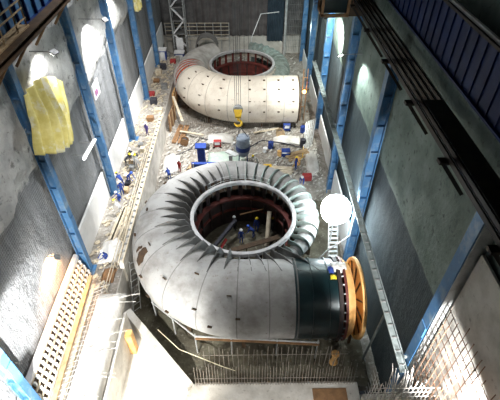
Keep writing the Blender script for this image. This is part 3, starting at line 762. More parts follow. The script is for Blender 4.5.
# tube light
t = thing('tube_light', 'white fluorescent tube slanting on the netted left wall between two columns', 'lamp', (-12.25, 27.2, 5.7))
MB().tube([(-12.25,25.7,5.85),(-12.25,28.7,5.6)], .09, 10).build('tube', 'tube', t)
MB().bar((-12.36,25.8,5.9),(-12.36,28.6,5.65), .1).build('batten', 'white', t)
for y_, z_ in ((26.2,5.87),(28.2,5.68)): MB().bar((-12.4,y_,z_),(-13.38,y_,z_),.06).build('bracket','steel',t)
# weld glow at the open end of the far case
tag(MB().lathe([(.22*math.sin(R_(a)), .22*math.cos(R_(a))) for a in range(0,181,20)], (7.3,47.4,-.2), 12).build('welding_spark', 'spark', smooth=True), 'small orange welding glow at the open end of the far turbine', 'spark')
t = thing('welding_post', 'orange lit scaffold post by the open end of the far turbine', 'post', (7.35, 47.8, -4.6))
for x in (7.1, 7.6): MB().tube([(x,47.8,-4.6),(x,47.8,2.6)], .06, 8).build('upright', 'wood_rust', t)
for z in (-2.5,-.5,1.5): MB().tube([(7.0,47.8,z),(7.7,47.8,z)], .05, 8).build('ledger', 'wood_rust', t)

# ------------------------------------------------------------------ hook, cables, bucket
HX, HY = -.75, 37.2
t = thing('crane_hook', 'yellow crane hook block hanging on wire ropes over the gap between turbines', 'hook', (HX, HY, 1.4))
mb = MB(); mb.lathe([(.0,-.22),(.48,-.22),(.5,-.1),(.5,.1),(.48,.22),(0,.22)], (HX,HY,3.3), 24, 'y'); mb.build('sheave_block', 'steel', t)
mb = MB()
for s in (-1,1): mb.add([(HX-.42,HY+s*.26,3.45),(HX+.42,HY+s*.26,3.45),(HX+.3,HY+s*.26,2.5),(HX-.3,HY+s*.26,2.5),(HX-.42,HY+s*.22,3.45),(HX+.42,HY+s*.22,3.45),(HX+.3,HY+s*.22,2.5),(HX-.3,HY+s*.22,2.5)],
    [(0,1,2,3),(7,6,5,4),(0,4,5,1),(1,5,6,2),(2,6,7,3),(3,7,4,0)])
mb.box(HX-.3,HX+.3,HY-.26,HY+.26,2.45,2.65); mb.build('cheek_plate', 'yellow', t)
pts = [(HX,HY,2.5),(HX,HY,2.15)] + [(HX-.02+.36*math.sin(R_(a)), HY, 1.75+.36*math.cos(R_(a))) for a in range(0, 271, 30)]
MB().tube(pts, [.12,.12]+[.12]*4+[.13]*3+[.1,.08,.05][:len(pts)-9], 10).build('hook', 'yellow', t, smooth=True)
for dx in (-.28,-.1,.1,.28): MB().tube([(HX+dx,HY,3.4),(HX+dx*1.15,HY-.1,33.9)], .022, 6).build('wire_rope', 'cable', t)
t = thing('concrete_bucket', 'grey blue drum bucket with navy band under the crane hook', 'bucket', (-.3, 38.2, -4.4))
mb = MB(); mb.lathe([(0,-3.0),(.5,-3.0),(.7,-2.7),(.74,-2.2),(.74,-.75),(.66,-.6),(.3,-.5),(0,-.48)], (-.3,38.2,0), 28); mb.build('drum', 'bucket', t)
MB().lathe([(.745,-2.2),(.79,-2.2),(.79,-1.7),(.745,-1.7)], (-.3,38.2,0), 28, closed=True).build('band', 'bucketband', t)
for q in range(4):
    a = R_(45+90*q); MB().bar((-.3+.6*math.cos(a),38.2+.6*math.sin(a),-2.6),(-.3+.72*math.cos(a),38.2+.72*math.sin(a),-4.5),.1).build('leg', 'bucketband', t)
MB().tube([(-.9,38.2,-.7),(-.7,37.7,.7),(-.75,37.3,1.45)], .04, 6).build('sling', 'cable', t); MB().tube([(.3,38.2,-.7),(-.4,37.7,.7),(-.7,37.3,1.45)], .04, 6).build('sling', 'cable', t)
for x, y, lab in ((-.1,50.5,'thin wire rope hanging from above before the far ring, right of the hook ropes'), (-1.2,58,'thin wire rope hanging down into the far ring, left of the hook ropes'), (.5,60,'thin wire rope hanging into the far ring, rightmost of the ropes')):
    tag(MB().tube([(x,y,-2.0 if y > 52 else 1.6),(x,y-.4,34.0)], .025, 6).build('wire_rope', 'cable'), lab, 'rope')
t = thing('chain_hoist', 'chain hanging into the near turbine ring from the crane', 'chain', (-.7, 30.0, -3))
MB().tube([(-.75,30.2,1.5),(-.7,30.0,-3.6)], .05, 6).build('chain', 'cable', t); MB().box(-.85,-.55,29.9,30.2,-4.0,-3.55).build('hoist_body','yellow',t)
tag(MB().tube([(5.2,66,3.2),(2.4,64.5,3.4),(1.0,63.6,.2),(.8,63.4,-2)], .06, 6).build('hose', 'white'), 'pale hose arching over the rear of the far turbine', 'hose')

# ------------------------------------------------------------------ tarpaulins and wall items
def tarp(TL, TR, BL, BR, arch, x, m, label, bulge, nf=5):
    """cloth hung between four (y, z) corners, belling out into folds towards its hem"""
    def fn(u, v):
        q = 1-v
        y = (TL[0]*(1-u)+TR[0]*u)*(1-q)+(BL[0]*(1-u)+BR[0]*u)*q
        z = (TL[1]*(1-u)+TR[1]*u)*(1-q)+(BL[1]*(1-u)+BR[1]*u)*q + arch*math.sin(PI*u)*(1-q) - (.35*arch*math.sin(PI*u)+.35*nz(9, u*5, 2, 1.))*q
        f = (.10+.30*q)*math.sin(u*nf*2*PI+1.5*nz(3, u*3, v*1.5, 1.))
        return (x + bulge*math.sin(PI*(.08+.84*u))*(.3+.7*math.sin(q*1.9)) + f, y+.2*nz(1, u*3, v*3, 1.), z)
    return tag(MB().sheet(fn, 90, 30).build('tarpaulin', m, smooth=True, solid=.02), label, 'tarpaulin')
tarp((21.4,13.5), (26.7,11.4), (19.9,10.5), (24.2,8.9), .9, -12.45, 'tarp', 'large draped yellow tarpaulin hanging on the left wall', .85, 6)
tarp((50.0,14.2), (53.4,14.0), (50.0,8.6), (52.6,8.4), .3, -12.6, 'tarp', 'small yellow tarpaulin hanging far up the left wall', .2, 3)
t = thing('notice_board', 'small white notice board on the netted left wall', 'sign', (-12.63, 32.7, 7.3))
MB().box(-12.66, -12.6, 31.9, 33.5, 7.3, 8.6).build('board', 'paper', t); MB().box(-12.6, -12.59, 32.2, 33.0, 7.5, 8.0).build('print', 'print', t)
MB().bar((-12.95,32.7,8.3),(-12.66,32.7,8.3),.08).build('bracket', 'steel', t)

# ------------------------------------------------------------------ back of the hall
t = thing('curtain', 'broad dark grey hanging sheet covering the middle of the back wall', 'curtain', (-1.5, 69.3, -3))
MB().sheet(lambda u, v: (-8.2+13*u, 69.3+.16*math.sin(u*75)+.1*nz(u*9,v,0,1.), -1.6+16*v), 160, 4).build('cloth', 'curtain', t, smooth=True)
t = thing('curtain', 'navy hanging sheet right of the grey one on the back wall', 'curtain', (5.4, 69, -3))
MB().sheet(lambda u, v: (3.6+2.6*u, 68.9+.1*math.sin(u*30), -2.4+16*v), 40, 4).build('cloth', 'curtain_navy', t, smooth=True)
tag(MB().tube([(6.5,68.2,-4.6),(6.5,68.2,14)], .22, 12).build('standpipe', 'galv'), 'tall grey standpipe against the back wall near the right', 'pipe')
rebar_mat('tall wire grid at the far right corner beside the standpipe', (7.8, 68, -3), [((6.9+i*.28,68,-3.8),(6.9+i*.28,68,9)) for i in range(9)], [((6.8,68,-3+k*1.1),(9.3,68,-3+k*1.1)) for k in range(11)], 'steel', .03)
# stair tower
t = thing('stair_tower', 'pale zigzag scaffold stair tower at the far left', 'stair tower', (-10.3, 67.2, -4.5))
for x in (-11.3, -9.3):
    for y in (66.4, 68.0): MB().tube([(x,y,-4.6),(x,y,8)], .09, 8).build('standard', 'galv', t)
for k in range(5):
    z = -2.2+k*2.0; a_, b_ = (-11.2, -9.4) if k % 2 else (-9.4, -11.2)
    MB().bar((a_,66.5,z),(b_,66.5,z+2.0),.3,.2).build('stair_flight', 'white', t)
    MB().box(-11.3,-9.3,66.3,68.1,z-.05,z+.03).build('landing', 'steel', t)
MB().box(-10.9,-9.8,66.2,66.35,-4.0,-.8).build('white_screen', 'white', t)
# railings before the back wall
t = thing('guard_railing', 'multi rail railing across the back of the hall behind the arched segment', 'railing', (-7, 68.6, -3))
for i in range(9): MB().tube([(-12.8+i*1.28,68.6,-4.5),(-12.8+i*1.28,68.6,.7)], .06, 6).build('post', 'galv', t)
for z in (-1.9,-1.2,-.5,.1,.65): MB().tube([(-12.9,68.6,z),(-2.5,68.6,z)], .055, 6).build('rail', 'wood_pale', t)
struct(MB().box(-13.4, 9.6, 69.2, 69.9, -5, -1.7).build('trim_ledge', 'concrete'))
def cabin(x, y, z, w, d, h, label):
    t = thing('portable_toilet', label, 'toilet', (x, y, z))
    MB().box(x-w,x+w,y-d,y+d,z,z+h).build('body', 'blue_cloth', t, bevel=.06); MB().box(x-w*.75,x+w*.75,y-d-.03,y-d,z+.1,z+h-.15).build('door', 'white', t)
    MB().box(x-w-.05,x+w+.05,y-d-.05,y+d+.05,z+h,z+h+.14).build('roof', 'white', t)
cabin(-12.3, 61.2, -2.05, .55, .55, 1.5, 'blue portable box with white roof at the far left corner')
cabin(-10.4, 65.0, -4.5, .75, .6, 1.9, 'blue portable box standing under the zigzag stair tower')

# ------------------------------------------------------------------ ground clutter between the turbines
t = thing('trestle_frame', 'bright blue steel trestle behind the near turbine ring', 'trestle', (-4.8, 38.2, -4.6))
MB().box(-5.4,-4.6,38.0,38.8,-4.55,-2.0).build('tower', 'blue_cloth', t, bevel=.03)
MB().box(-6.0,-2.4,36.8,37.2,-4.5,-3.2).build('beam', 'blue_cloth', t, bevel=.03)
for x in (-5.8,-4.2,-2.6): MB().box(x-.06,x+.06,36.7,36.8,-4.5,-3.1).build('stiffener', 'white', t)
MB().box(-5.6,-4.4,37.9,38.9,-2.0,-1.85).build('top_plate', 'blue_cloth', t)
def timber(p, q, w, h, m, label, group=None, name='timber_plank', cat='timber'):
    o = MB().bar(p, q, w, h).build(name, m); return tag(o, label, cat, group)
def stackplanks(x, y, z, dx, dy, n, m, lab, grp):
    L = Vector((dx,dy,0)); s = Vector((dy,-dx,0)).normalized()
    for i in range(n):
        o_ = s*(.32*(i % 4)) + Vector((random.uniform(-.1,.1), random.uniform(-.1,.1), .11*(i//4)))
        a_ = Vector((x,y,z+.08))+o_; timber(tuple(a_-L/2), tuple(a_+L/2), .28, .09, m, lab, grp)
stackplanks(-6.6, 36.6, -4.45, 1.2, 3.6, 10, 'wood', 'raw timber plank in the stack left of the blue trestle', 'planks left of the blue trestle')
stackplanks(3.2, 37.6, -4.45, 4.2, -.5, 8, 'wood_pale', 'pale plank in the stack behind the right side of the near ring', 'planks behind the near ring')
stackplanks(-8.6, 44.5, -4.45, .5, 4.0, 8, 'wood_rust', 'brown plank in the stack left of the far casing', 'planks left of the far casing')
stackplanks(-11.6, 26.5, -2.02, .3, 4.2, 6, 'wood_pale', 'pale plank lying on the ledge left of the near turbine', 'planks on the left ledge')
stackplanks(5.9, 40.3, -4.45, 2.6, 1.2, 6, 'wood', 'timber plank in the small stack near the right wall behind the near turbine', 'planks near the right wall')
rag(-2.2, 39.5, -4.5, 2.2, 1.3, .5, 'green', 'faded green tarpaulin spread on the ground left of the drum bucket', 'tarpaulin', 'tarpaulin')
rag(-3.2, 43.6, -4.5, 1.6, 1.0, .7, 'sheet', 'rumpled pale sheet on the ground before the far casing', 'plastic_sheet', 'sheet')
rag(5.0, 43.2, -4.5, 1.7, .9, .6, 'sheet', 'pale sheet on the ground near the far right casing end', 'plastic_sheet', 'sheet')
rag(7.6, 38.6, -4.6, .7, 2.4, .8, 'sheet', 'white sheet heap along the right wall base', 'plastic_sheet', 'sheet')
rag(-8.6, 38.6, -4.6, .9, 1.8, .8, 'sheet', 'white sheet heap beside the low wall', 'plastic_sheet', 'sheet')
rag(-11.4, 23.4, -2.05, .9, 1.4, .5, 'sheet', 'crumpled white sheet on the ledge beside the low wall', 'plastic_sheet', 'sheet')
rag(-11.0, 20.8, -2.05, .5, .7, .6, 'wood_rust', 'brown muddy sacking on the ledge above the formwork', 'sacking', 'sacking')
tag(MB().bar((-2.0,36.2,-1.0),(-.9,35.2,-.9),.6,.1).build('steel_plate','galv'), 'tilted white plate propped on the rear of the near casing', 'plate')
t = thing('tool_box', 'blue and orange tool chest on the ground behind the near ring', 'box', (4.6, 40.0, -4.5))
MB().box(4.2,5.2,39.7,40.4,-4.5,-3.7).build('chest','blue_cloth',t,bevel=.03); MB().box(3.7,4.15,39.8,40.2,-4.5,-3.8).build('drawer_unit','orange',t,bevel=.02); MB().box(4.2,5.2,39.68,39.7,-3.95,-3.85).build('latch','white',t)
tag(MB().lathe([(0,-4.5),(.36,-4.5),(.36,-3.6),(.3,-3.55),(0,-3.55)], (6.9,42.0,0), 18).build('oil_drum','cloth_dark'), 'dark oil drum on the ground near the right wall', 'drum')
tag(MB().lathe([(0,-4.5),(.34,-4.5),(.34,-3.7),(.28,-3.6),(0,-3.6)], (5.9,38.4,0), 18).build('gas_drum','orange'), 'orange drum on the ground behind the near ring', 'drum')
tag(MB().box(6.2,7.2,35.4,36.0,-4.6,-3.9).build('tool_crate','cloth_red', bevel=.03), 'red crate on the ground at right behind the near scroll', 'crate')
tag(MB().box(-1.9,-1.5,37.9,38.3,-4.5,-2.9).build('cabinet','cloth_pale', bevel=.03), 'pale cabinet standing beside the drum bucket', 'cabinet')
def drum(x, y, z, r, h, m, name, label, cat):
    tag(MB().lathe([(0,z),(r,z),(r,z+.03),(r*.97,z+h*.33),(r,z+h*.34),(r*.97,z+h*.66),(r,z+h*.67),(r,z+h),(r*.85,z+h),(r*.85,z+h-.03),(0,z+h-.03)], (x,y,0), 20).build(name, m), label, cat)
drum(3.0,41.6,-4.5,.32,.85,'blue_cloth','plastic_barrel','blue barrel standing left of the dark oil drum','barrel')
drum(2.3,40.9,-4.5,.28,.5,'white','paint_bucket','white paint bucket on the ground before the blue barrel','bucket')
drum(-4.6,41.4,-4.5,.3,.6,'cloth_dark','paint_bucket','dark pail on the ground behind the blue trestle','bucket')
drum(7.2,45.0,-4.5,.32,.85,'blue_cloth','plastic_barrel','blue barrel by the right end of the far casing','barrel')
def reel(x, y, z, r, m, label):
    t = thing('cable_reel', label, 'reel', (x,y,z))
    for dy in (-.3,.3): MB().lathe([(0,dy-.03),(r,dy-.03),(r,dy+.03),(0,dy+.03)], (x,y,z+r), 20, 'y').build('flange', m, t)
    MB().lathe([(0,-.27),(r*.6,-.27),(r*.6,.27),(0,.27)], (x,y,z+r), 16, 'y').build('coil', 'cloth_dark', t)
reel(4.3,43.9,-4.5,.55,'wood','wooden cable reel standing between the right sheet and the hose')
reel(-7.4,42.4,-4.5,.5,'wood_rust','brown cable reel standing before the left of the far casing')
def cart(x, y, z, m, label):
    t = thing('welding_set', label, 'machine', (x,y,z))
    MB().box(x-.45,x+.45,y-.3,y+.3,z+.2,z+.95).build('case', m, t, bevel=.04)
    MB().box(x-.3,x+.3,y-.32,y-.3,z+.55,z+.85).build('panel', 'white', t)
    for a in (-.4,.4):
        for b in (-.3,.3): MB().lathe([(0,-.04),(.14,-.04),(.14,.04),(0,.04)], (x+a,y+b,z+.14), 12, 'y').build('wheel', 'boot', t)
    MB().tube([(x-.4,y-.3,z+.9),(x-.4,y-.6,z+1.15),(x+.4,y-.6,z+1.15),(x+.4,y-.3,z+.9)], .025, 6).build('handle', 'steel', t)
cart(2.4,36.9,-4.5,'yellow','yellow welding set behind the near ring')
cart(-3.4,41.8,-4.5,'cloth_red','red welding set behind the green tarpaulin')
cart(5.2,45.3,-4.5,'blue_cloth','blue welding set under the right end of the far casing')
t = thing('form_panel', 'rusty brown formwork panel standing at the left end of the far casing', 'panel', (-9.4, 46.5, -4.5))
MB().bar((-9.5,45.0,-3.3),(-9.2,48.4,-3.3),.08,2.3).build('face','wood_rust',t)
for q in (.1,.5,.9): MB().bar((-9.4+.3*q,45.0+3.4*q,-4.5),(-9.4+.3*q,45.0+3.4*q,-2.1),.1).build('stud','wood',t)
t = thing('form_panel', 'orange brown formwork panel farther along beside the left flank of the far casing', 'panel', (-9.5, 51.5, -4.5))
MB().bar((-9.6,50.0,-3.2),(-9.5,53.0,-3.2),.08,2.5).build('face','orange',t)
for q in (.1,.5,.9): MB().bar((-9.47+.1*q,50.0+3.0*q,-4.5),(-9.47+.1*q,50.0+3.0*q,-1.9),.1).build('stud','wood',t)
for k,(a_,b_,lab) in enumerate((((-8.2,44.6,-4.0),(-5.2,43.6,-3.9),'pale plank lying slantwise before the left of the far casing'),((-7.9,45.6,-3.2),(-9.3,49.0,-1.6),'pale plank propped against the left flank of the far casing'),((1.0,44.6,-4.3),(4.2,45.4,-4.2),'pale plank on the ground under the middle of the far casing'))):
    timber(a_,b_,.3,.08,'wood_pale',lab)
tag(MB().tube([(-8.8,39.6,-4.3),(-6.6,41.2,-4.35),(-5.6,43.5,-4.3),(-2.6,42.4,-4.35)], .05, 6).build('hose','cloth_dark'), 'thin dark hose winding over the ground left of the trestle', 'hose')
tag(MB().tube([(2.6,36.0,-4.3),(4.6,36.8,-4.35),(6.6,39.4,-4.3),(7.2,43.2,-4.3)], .05, 6).build('hose','yellow'), 'yellow hose running along the ground near the right wall', 'hose')
# hoses and bars across the ground
tag(MB().tube([(7.3,41.2,-4.4),(4.5,42.3,-4.3),(2.0,43.0,-4.35),(.5,41.6,-4.35)], .07, 6).build('hose','cloth_dark'), 'dark hose curving across the ground between the turbines', 'hose')
for i in range(6):
    x = 6.9+.22*i
    tag(MB().bar((x,41.0+.25*i,-4.6),(x+.5,44.0,-2.4+.1*i),.1).build('scaffold_pole','galv'), 'pale scaffold pole in the bundle leaning by the far right wall', 'pole', 'poles leaning by the right wall')
for i in range(8):
    y = 31+i*1.1; x = -11.9+random.uniform(-.2,.9)
    tag(MB().box(x-.25,x+.25,y-.3,y+.3,-2.05,-1.6+random.uniform(-.15,.2)).build('supply_crate', ['wood','cloth_dark','wood_pale','steel'][i%4], bevel=.02),
        ['raw wood crate','dark crate','pale wood crate','steel grey crate'][i%4]+(' on the left ledge, nearer one of its kind' if i < 4 else ' on the left ledge, farther one of its kind'), 'crate')
for i in range(10):
    y = 44+i*2.0; x = -11.4+random.uniform(-.9,.9)
    m = ['wood_rust','wood_pale','cloth_dark','cloth_red','steel'][i%5]
    tag(MB().box(x-.4,x+.4,y-.35,y+.35,-2.05,-1.5+random.uniform(-.2,.3)).build('supply_crate', m, bevel=.03),
        ['brown','pale','black','dull red','grey'][i%5]+' crate on the far left ledge, '+('nearer' if i < 5 else 'farther')+' one of that colour', 'crate')

# rubble between the turbines: uncountable
mb = MB()
for i in range(1300):
    x = random.uniform(-9.6, 8.6); y = random.uniform(35.2, 46.0) if i % 5 else random.uniform(58, 67)
    if y > 50 and (x+.4)**2+(y-55.4)**2 < 110: continue
    s = random.uniform(.03,.15); z = -4.5+.2*nz(x,y,0,.45)
    mb.bar((x-s,y-s*random.random(),z),(x+s,y+s*random.random(),z+.08+s*.4), s*1.2, s)
o = mb.build('rubble', 'concrete'); tag(o, 'pale rubble and offcuts strewn over the ground between the turbines', 'rubble'); o['kind'] = 'stuff'
mb = MB()
for i in range(420):
    x = random.uniform(-12.9,-10.4); y = random.uniform(19, 62); s = random.uniform(.05,.2); z = -2.05
    mb.bar((x-s,y-s*random.random(),z),(x+s,y+s*random.random(),z+.06+s*.4), s*1.2, s)
o = mb.build('rubble', 'wood_pale'); tag(o, 'pale scraps strewn along the left ledge', 'rubble'); o['kind'] = 'stuff'

# things inside the near ring
t = thing('work_platform', 'dark steel work platform across the bottom of the near ring', 'platform', (NC[0], NC[1], -5))
MB().bar((-3.0,24.4,-4.0),(3.0,26.6,-4.0),.5,.1).build('gangplank','brown_steel',t)
for x, y in ((-2.8,24.5),(0,25.5),(2.8,26.5)): MB().bar((x,y,-5),(x,y,-4.05),.1).build('post','brown_steel',t)
tag(MB().bar((-3.1,25.2,-4.0),(-1.0,28.2,-3.3),.3,.3).build('steel_beam','cloth_dark'), 'dark beam leaning inside the left of the near ring', 'beam')
tag(MB().tube([(1.9,26.2,-4.8),(2.2,28.6,-2.6)], .22, 12).build('steel_pipe','wood_pale'), 'pale pipe leaning inside the right of the near ring', 'pipe')
tag(MB().tube([(-.6,28.6,-3.0),(2.6,29.4,-2.7)], .07, 8).build('scaffold_pole','wood_rust'), 'brown pole lying across the far side of the near ring', 'pole')
tag(MB().tube([(-2.8,25.0,-4.7),(-1.9,26.5,-4.1)], .14, 10).build('steel_pipe','cloth_red'), 'short red pipe on the floor inside the near ring', 'pipe')
handrail('thin rope rail along the rear rim of the near ring', [(-3.4+i*1.1, 25.6+math.sqrt(max(0,4.2**2-(-3.1+i*1.1)**2)), .03) for i in range(6)], 0, 'galv', .02, .9)

# ------------------------------------------------------------------ people
def skin_body(joints, edges, radii, root=0, levels=1):
    me = bpy.data.meshes.new('person'); me.from_pydata(joints, edges, [])
    o = bpy.data.objects.new('tmp', me); COL.objects.link(o)
    sk = o.modifiers.new('skin','SKIN'); sk.use_smooth_shade = True
    for i, r in enumerate(radii):
        rr = r if isinstance(r, tuple) else (r, r); me.skin_vertices[0].data[i].radius = rr
        me.skin_vertices[0].data[i].use_root = (i == root)
    sb = o.modifiers.new('sub','SUBSURF'); sb.levels = levels
    dg = bpy.context.evaluated_depsgraph_get(); out = bpy.data.meshes.new_from_object(o.evaluated_get(dg))
    bpy.data.objects.remove(o); return out

def person_mesh(hip, lean, larm, rarm, lleg, rleg, head_tilt=.0):
    """arms: (elbow, hand) offsets from the shoulder; legs: (knee, ankle) offsets from the hip; lean: chest offset from the pelvis"""
    J, E, R = [], [], []
    def v(p, r, par=None):
        J.append(tuple(p)); R.append(r)
        if par is not None: E.append((par, len(J)-1))
        return len(J)-1
    P = Vector((0,0,hip)); L = Vector(lean)
    pel = v(P, (.155,.12)); waist = v(P+L*.38, (.145,.11), pel); ch = v(P+L*.85, (.175,.125), waist)
    sh = P+L; neck0 = v(sh+L.normalized()*.02, (.10,.08), ch)
    up = (L.normalized()*.6+Vector((0,head_tilt,.4))).normalized()
    nk = v(sh+up*.10, .055, neck0); hd1 = v(sh+up*.18, (.075,.085), nk); hd2 = v(sh+up*.27, (.085,.098), hd1); v(sh+up*.35, (.062,.072), hd2)
    f = Vector((0,1,0)) - up*up.y; f.normalize()
    v(sh+up*.245+f*.115, .016, hd2)                                                     # nose
    for s in (-1,1): v(sh+up*.25+Vector((s*.095,0,0)), .014, hd2)                       # ears
    segs = {'skin': [], 'boot': []}
    for s, (el, ha) in ((-1, larm), (1, rarm)):
        S0 = sh+Vector((s*.19,0,-.03)); a = v(S0, .062, ch)
        e = S0+Vector((s*el[0],el[1],el[2])); h = S0+Vector((s*ha[0],ha[1],ha[2]))
        b = v(e, .047, a); w = v(h, .033, b); d = (h-e).normalized()
        p = v(h+d*.085, (.036,.022), w)
        sd = d.cross(Vector((0,1,0)) if abs(d.y) < .8 else Vector((0,0,1))).normalized(); fl = sd.cross(d)
        for k, ln in ((-1.5,.062),(-.5,.075),(.5,.07),(1.5,.055)):
            q = v(h+d*(.09+ln*.55)+sd*k*.019+fl*.008, .009, p); v(h+d*(.085+ln)+sd*k*.02+fl*.028, .008, q)
        q = v(h+d*.05+sd*.045, .011, w); v(h+d*.085+sd*.06+fl*.012, .009, q)            # thumb
        segs['skin'].append((h, h+d*.2))
    for s, (kn, an) in ((-1, lleg), (1, rleg)):
        H0 = P+Vector((s*.095,0,-.06)); a = v(H0, .095, pel); k_ = P+Vector((s*kn[0],kn[1],kn[2])); n = P+Vector((s*an[0],an[1],an[2]))
        b = v(k_, .062, a); c = v(n, .045, b); v(n+Vector((0,.16,-.05)), (.045,.035), c)
        segs['boot'].append((n, n+Vector((0,.16,-.05))))
    me = skin_body(J, E, R)
    hc = sh+up*.26
    for p in me.polygons:
        c = p.center; m = 0
        if (c-hc).length < .17: m = 1
        for a_, b_ in segs['skin']:
            if (c-b_).length < .16 and (c-a_).length < .24: m = 1
        for a_, b_ in segs['boot']:
            if min((c-a_).length, (c-b_).length) < .11: m = 2
        p.material_index = m; p.use_smooth = True
    return me, sh+up*.31, up

def leg(h): return ((.11,.02,-.42*h/.9),(.12,0,-h+.08))
POSES = {
 'standing': person_mesh(.9, (0,.02,.5), ((.08,-.02,-.28),(.08,.14,-.5)), ((.07,-.02,-.28),(.07,.1,-.52)), leg(.9), leg(.9)),
 'reaching': person_mesh(.9, (0,.12,.48), ((.06,.2,-.18),(.02,.44,-.2)), ((.1,.18,-.16),(.06,.42,-.05)), ((.12,.12,-.42),(.12,.1,-.82)), ((.11,-.05,-.42),(.13,-.18,-.82))),
 'bending': person_mesh(.84, (0,.40,.28), ((.05,.1,-.27),(.02,.24,-.48)), ((.05,.06,-.28),(.0,.2,-.5)), ((.12,.08,-.38),(.12,-.02,-.76)), ((.12,.04,-.38),(.14,-.12,-.76))),
 'crouching': person_mesh(.40, (0,.22,.42), ((.05,.2,-.16),(-.02,.4,-.24)), ((.05,.2,-.18),(.0,.38,-.28)), ((.16,.36,.02),(.14,.08,-.32)), ((.16,.34,.03),(.15,.06,-.32))),
}
CL = {'blue':'blue_cloth','dark':'cloth_dark','purple':'cloth_purple','pale':'cloth_pale','red':'cloth_red'}
_cache = {}
hat_mb = MB().lathe([(0,.13),(.05,.125),(.10,.09),(.122,.02),(.125,0),(.16,-.015),(.155,-.025),(.118,-.01)], n=18)
def person(x, y, z, rz, pose, cl, hat, label):
    me0, hp, up = POSES[pose]; key = (pose, cl)
    if key not in _cache:
        me = me0.copy(); me.name = 'body'; me.materials.clear()
        for m in (CL[cl], 'skin', 'boot'): me.materials.append(M[m])
        _cache[key] = me
    t = thing('person', label, 'person', (x,y,z)); t.rotation_euler = (0,0,rz)
    b = bpy.data.objects.new('body', _cache[key]); COL.objects.link(b); b.parent = t
    hk = ('hat', hat)
    if hk not in _cache:
        o = hat_mb.build('hard_hat', hat, smooth=True); _cache[hk] = o.data; bpy.data.objects.remove(o)
    h = bpy.data.objects.new('hard_hat', _cache[hk]); COL.objects.link(h); h.parent = t; h.location = hp+up*.01
    h.rotation_euler = Vector((0,0,1)).rotation_difference(up).to_euler()
    return t
person(-11.2,40.6,-2.0,2.6,'standing','purple','hatwhite','person in violet blue workwear walking on the left ledge farthest along')
person(-12.0,35.6,-2.0,.6,'standing','dark','hatwhite','person in dark workwear with white hard hat in the group on the left ledge')
person(-12.5,35.0,-2.0,-1.2,'bending','dark','hatyellow','person in dark workwear with yellow hard hat bending in the group on the left ledge')
person(-11.5,34.8,-2.0,2.2,'standing','pale','hatwhite','person in pale workwear beside the dark clad group on the left ledge')
person(-11.1,34.6,-2.0,1.2,'reaching','pale','hatyellow','person in pale workwear with yellow hard hat by the low wall')
person(-12.2,31.8,-2.0,.9,'bending','blue','hatyellow','person in blue with yellow hard hat bending on the left ledge')
person(-11.7,32.4,-2.0,-2.0,'bending','blue','hatblue','person in blue with blue hard hat bending on the left ledge')
person(-11.9,30.4,-2.0,.3,'standing','blue','hatwhite','person in blue with white hard hat standing by the blue column foot')
person(-11.9,29.7,-2.0,2.0,'crouching','blue','hatwhite','person in blue with white hard hat crouching on the left ledge')
person(-11.5,27.9,-2.0,1.0,'bending','pale','hatyellow','person in pale clothes with yellow hard hat bending nearest on the left ledge')
person(-11.5,22.6,-2.0,2.4,'crouching','blue','hatwhite','person in blue crouching on the ledge beside the formwork end')
person(.6,35.9,-4.5,2.8,'standing','blue','hatyellow','person in blue with yellow hard hat standing behind the near ring')
person(1.3,38.4,-4.5,2.0,'bending','pale','hatyellow','person in pale clothes with yellow hard hat right of the drum bucket')
person(-1.2,40.2,-4.5,1.0,'reaching','pale','hatwhite','person in pale clothes with white hard hat left of the drum bucket')
person(5.6,37.4,-4.5,-2.2,'standing','blue','hatyellow','person in blue with yellow hard hat near the orange drum')
person(6.1,35.0,-4.6,2.9,'bending','blue','hatwhite','person in blue bending near the red crate')
person(-8.4,35.8,-4.6,.4,'bending','blue','hatwhite','person in blue bending below the low wall left of the near turbine')
person(-7.4,37.0,-4.5,-.6,'standing','red','hatwhite','person in red with white hard hat left of the timber stack')
person(1.0,28.4,-5.0,2.8,'standing','blue','hatyellow','person in blue with yellow hard hat at the rear wall inside the near ring')
person(2.5,28.4,-5.0,2.0,'standing','dark','hatyellow','person in dark clothes with yellow hard hat inside the near ring at right')
person(-.5,26.9,-5.0,3.1,'standing','blue','hatwhite','person in blue with white hard hat at the centre of the near ring')
person(.7,27.6,-5.0,1.4,'bending','blue','hatblue','person in blue bending right of the centre of the near ring')
person(-1.2,28.6,-5.0,-1.2,'standing','dark','hatwhite','person in dark clothes with white hard hat left of the centre of the near ring')
person(-2.6,24.2,-5.0,-.3,'crouching','dark','hatwhite','person in dark clothes crouching at the front left inside the near ring')
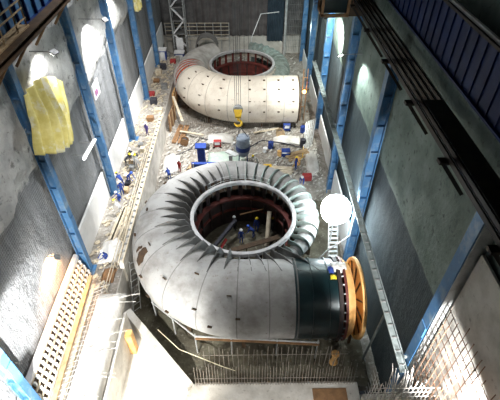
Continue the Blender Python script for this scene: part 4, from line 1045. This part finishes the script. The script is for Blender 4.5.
person(1.9,24.0,-5.0,.6,'crouching','pale','hatwhite','person in pale clothes crouching at the front right inside the near ring')

# ------------------------------------------------------------------ camera, light, view
cam = bpy.data.cameras.new('camera'); co = bpy.data.objects.new('camera', cam); COL.objects.link(co); S.camera = co
co.location = (0,0,25); co.rotation_euler = (R_(90-42.4), 0, R_(-.7))
cam.sensor_width = 36; cam.lens = 420/500*36; cam.clip_end = 300

w = bpy.data.worlds.new('world'); S.world = w; w.use_nodes = True
w.node_tree.nodes['Background'].inputs[0].default_value = (.55,.65,.75,1); w.node_tree.nodes['Background'].inputs[1].default_value = .025

cool = (.88,.96,1.); warm = (1.,.93,.80)
# lamps under the crane bridge over the gap between the turbines, high bay lamps on the left of the roof, and unseen lamps added as fill
light('SPOT', (-8,41,25), 17000, (.97,.99,1.), .35, (-3,27,-2), 55)
light('SPOT', (-4,36,27), 22000, (1,.97,.91), .35, (-3,51,-2), 60)
light('SPOT', (-5,39,28), 10000, (1,.98,.95), .35, (-4,39,-4), 60)
light('SPOT', (-6,34,27), 9000, (.97,.98,1.), .4, (-13,30,3), 95)
light('SPOT', (-5,14,26), 5000, (1,.98,.94), .4, (-12,14,0), 80)
light('SPOT', (-6,60,22), 3000, (1,.97,.95), .6, (-8,66,0), 100)
light('SPOT', (3,5,3), 3200, (1,.97,.92), .2, (2.2,11.6,-5.2), 62)  # unseen low lamp added to brighten the front slab
light('POINT', (7.45,25.2,.85), 2600, (.82,.95,1.), 1.25)
light('POINT', (7.6,47.0,.2), 60, (1,.5,.15), .1)
light('SPOT', (3,38,26), 62000, (1,1,.98), .4, (-12.2,37,-2.5), 44)  # added fill from the right to whiten the left ledge and boarding
light('SPOT', (2,20,26), 9000, (1,1,.98), .4, (-12.5,22,-2), 36)  # narrow fill spot added for the near part of the left ledge
light('POINT', (7.6,60,3), 700, (.8,1.,.95), .3)

v = S.view_settings
v.view_transform = 'Standard'; v.look = 'None'; v.gamma = 1; v.use_curve_mapping = False; v.exposure = 0.
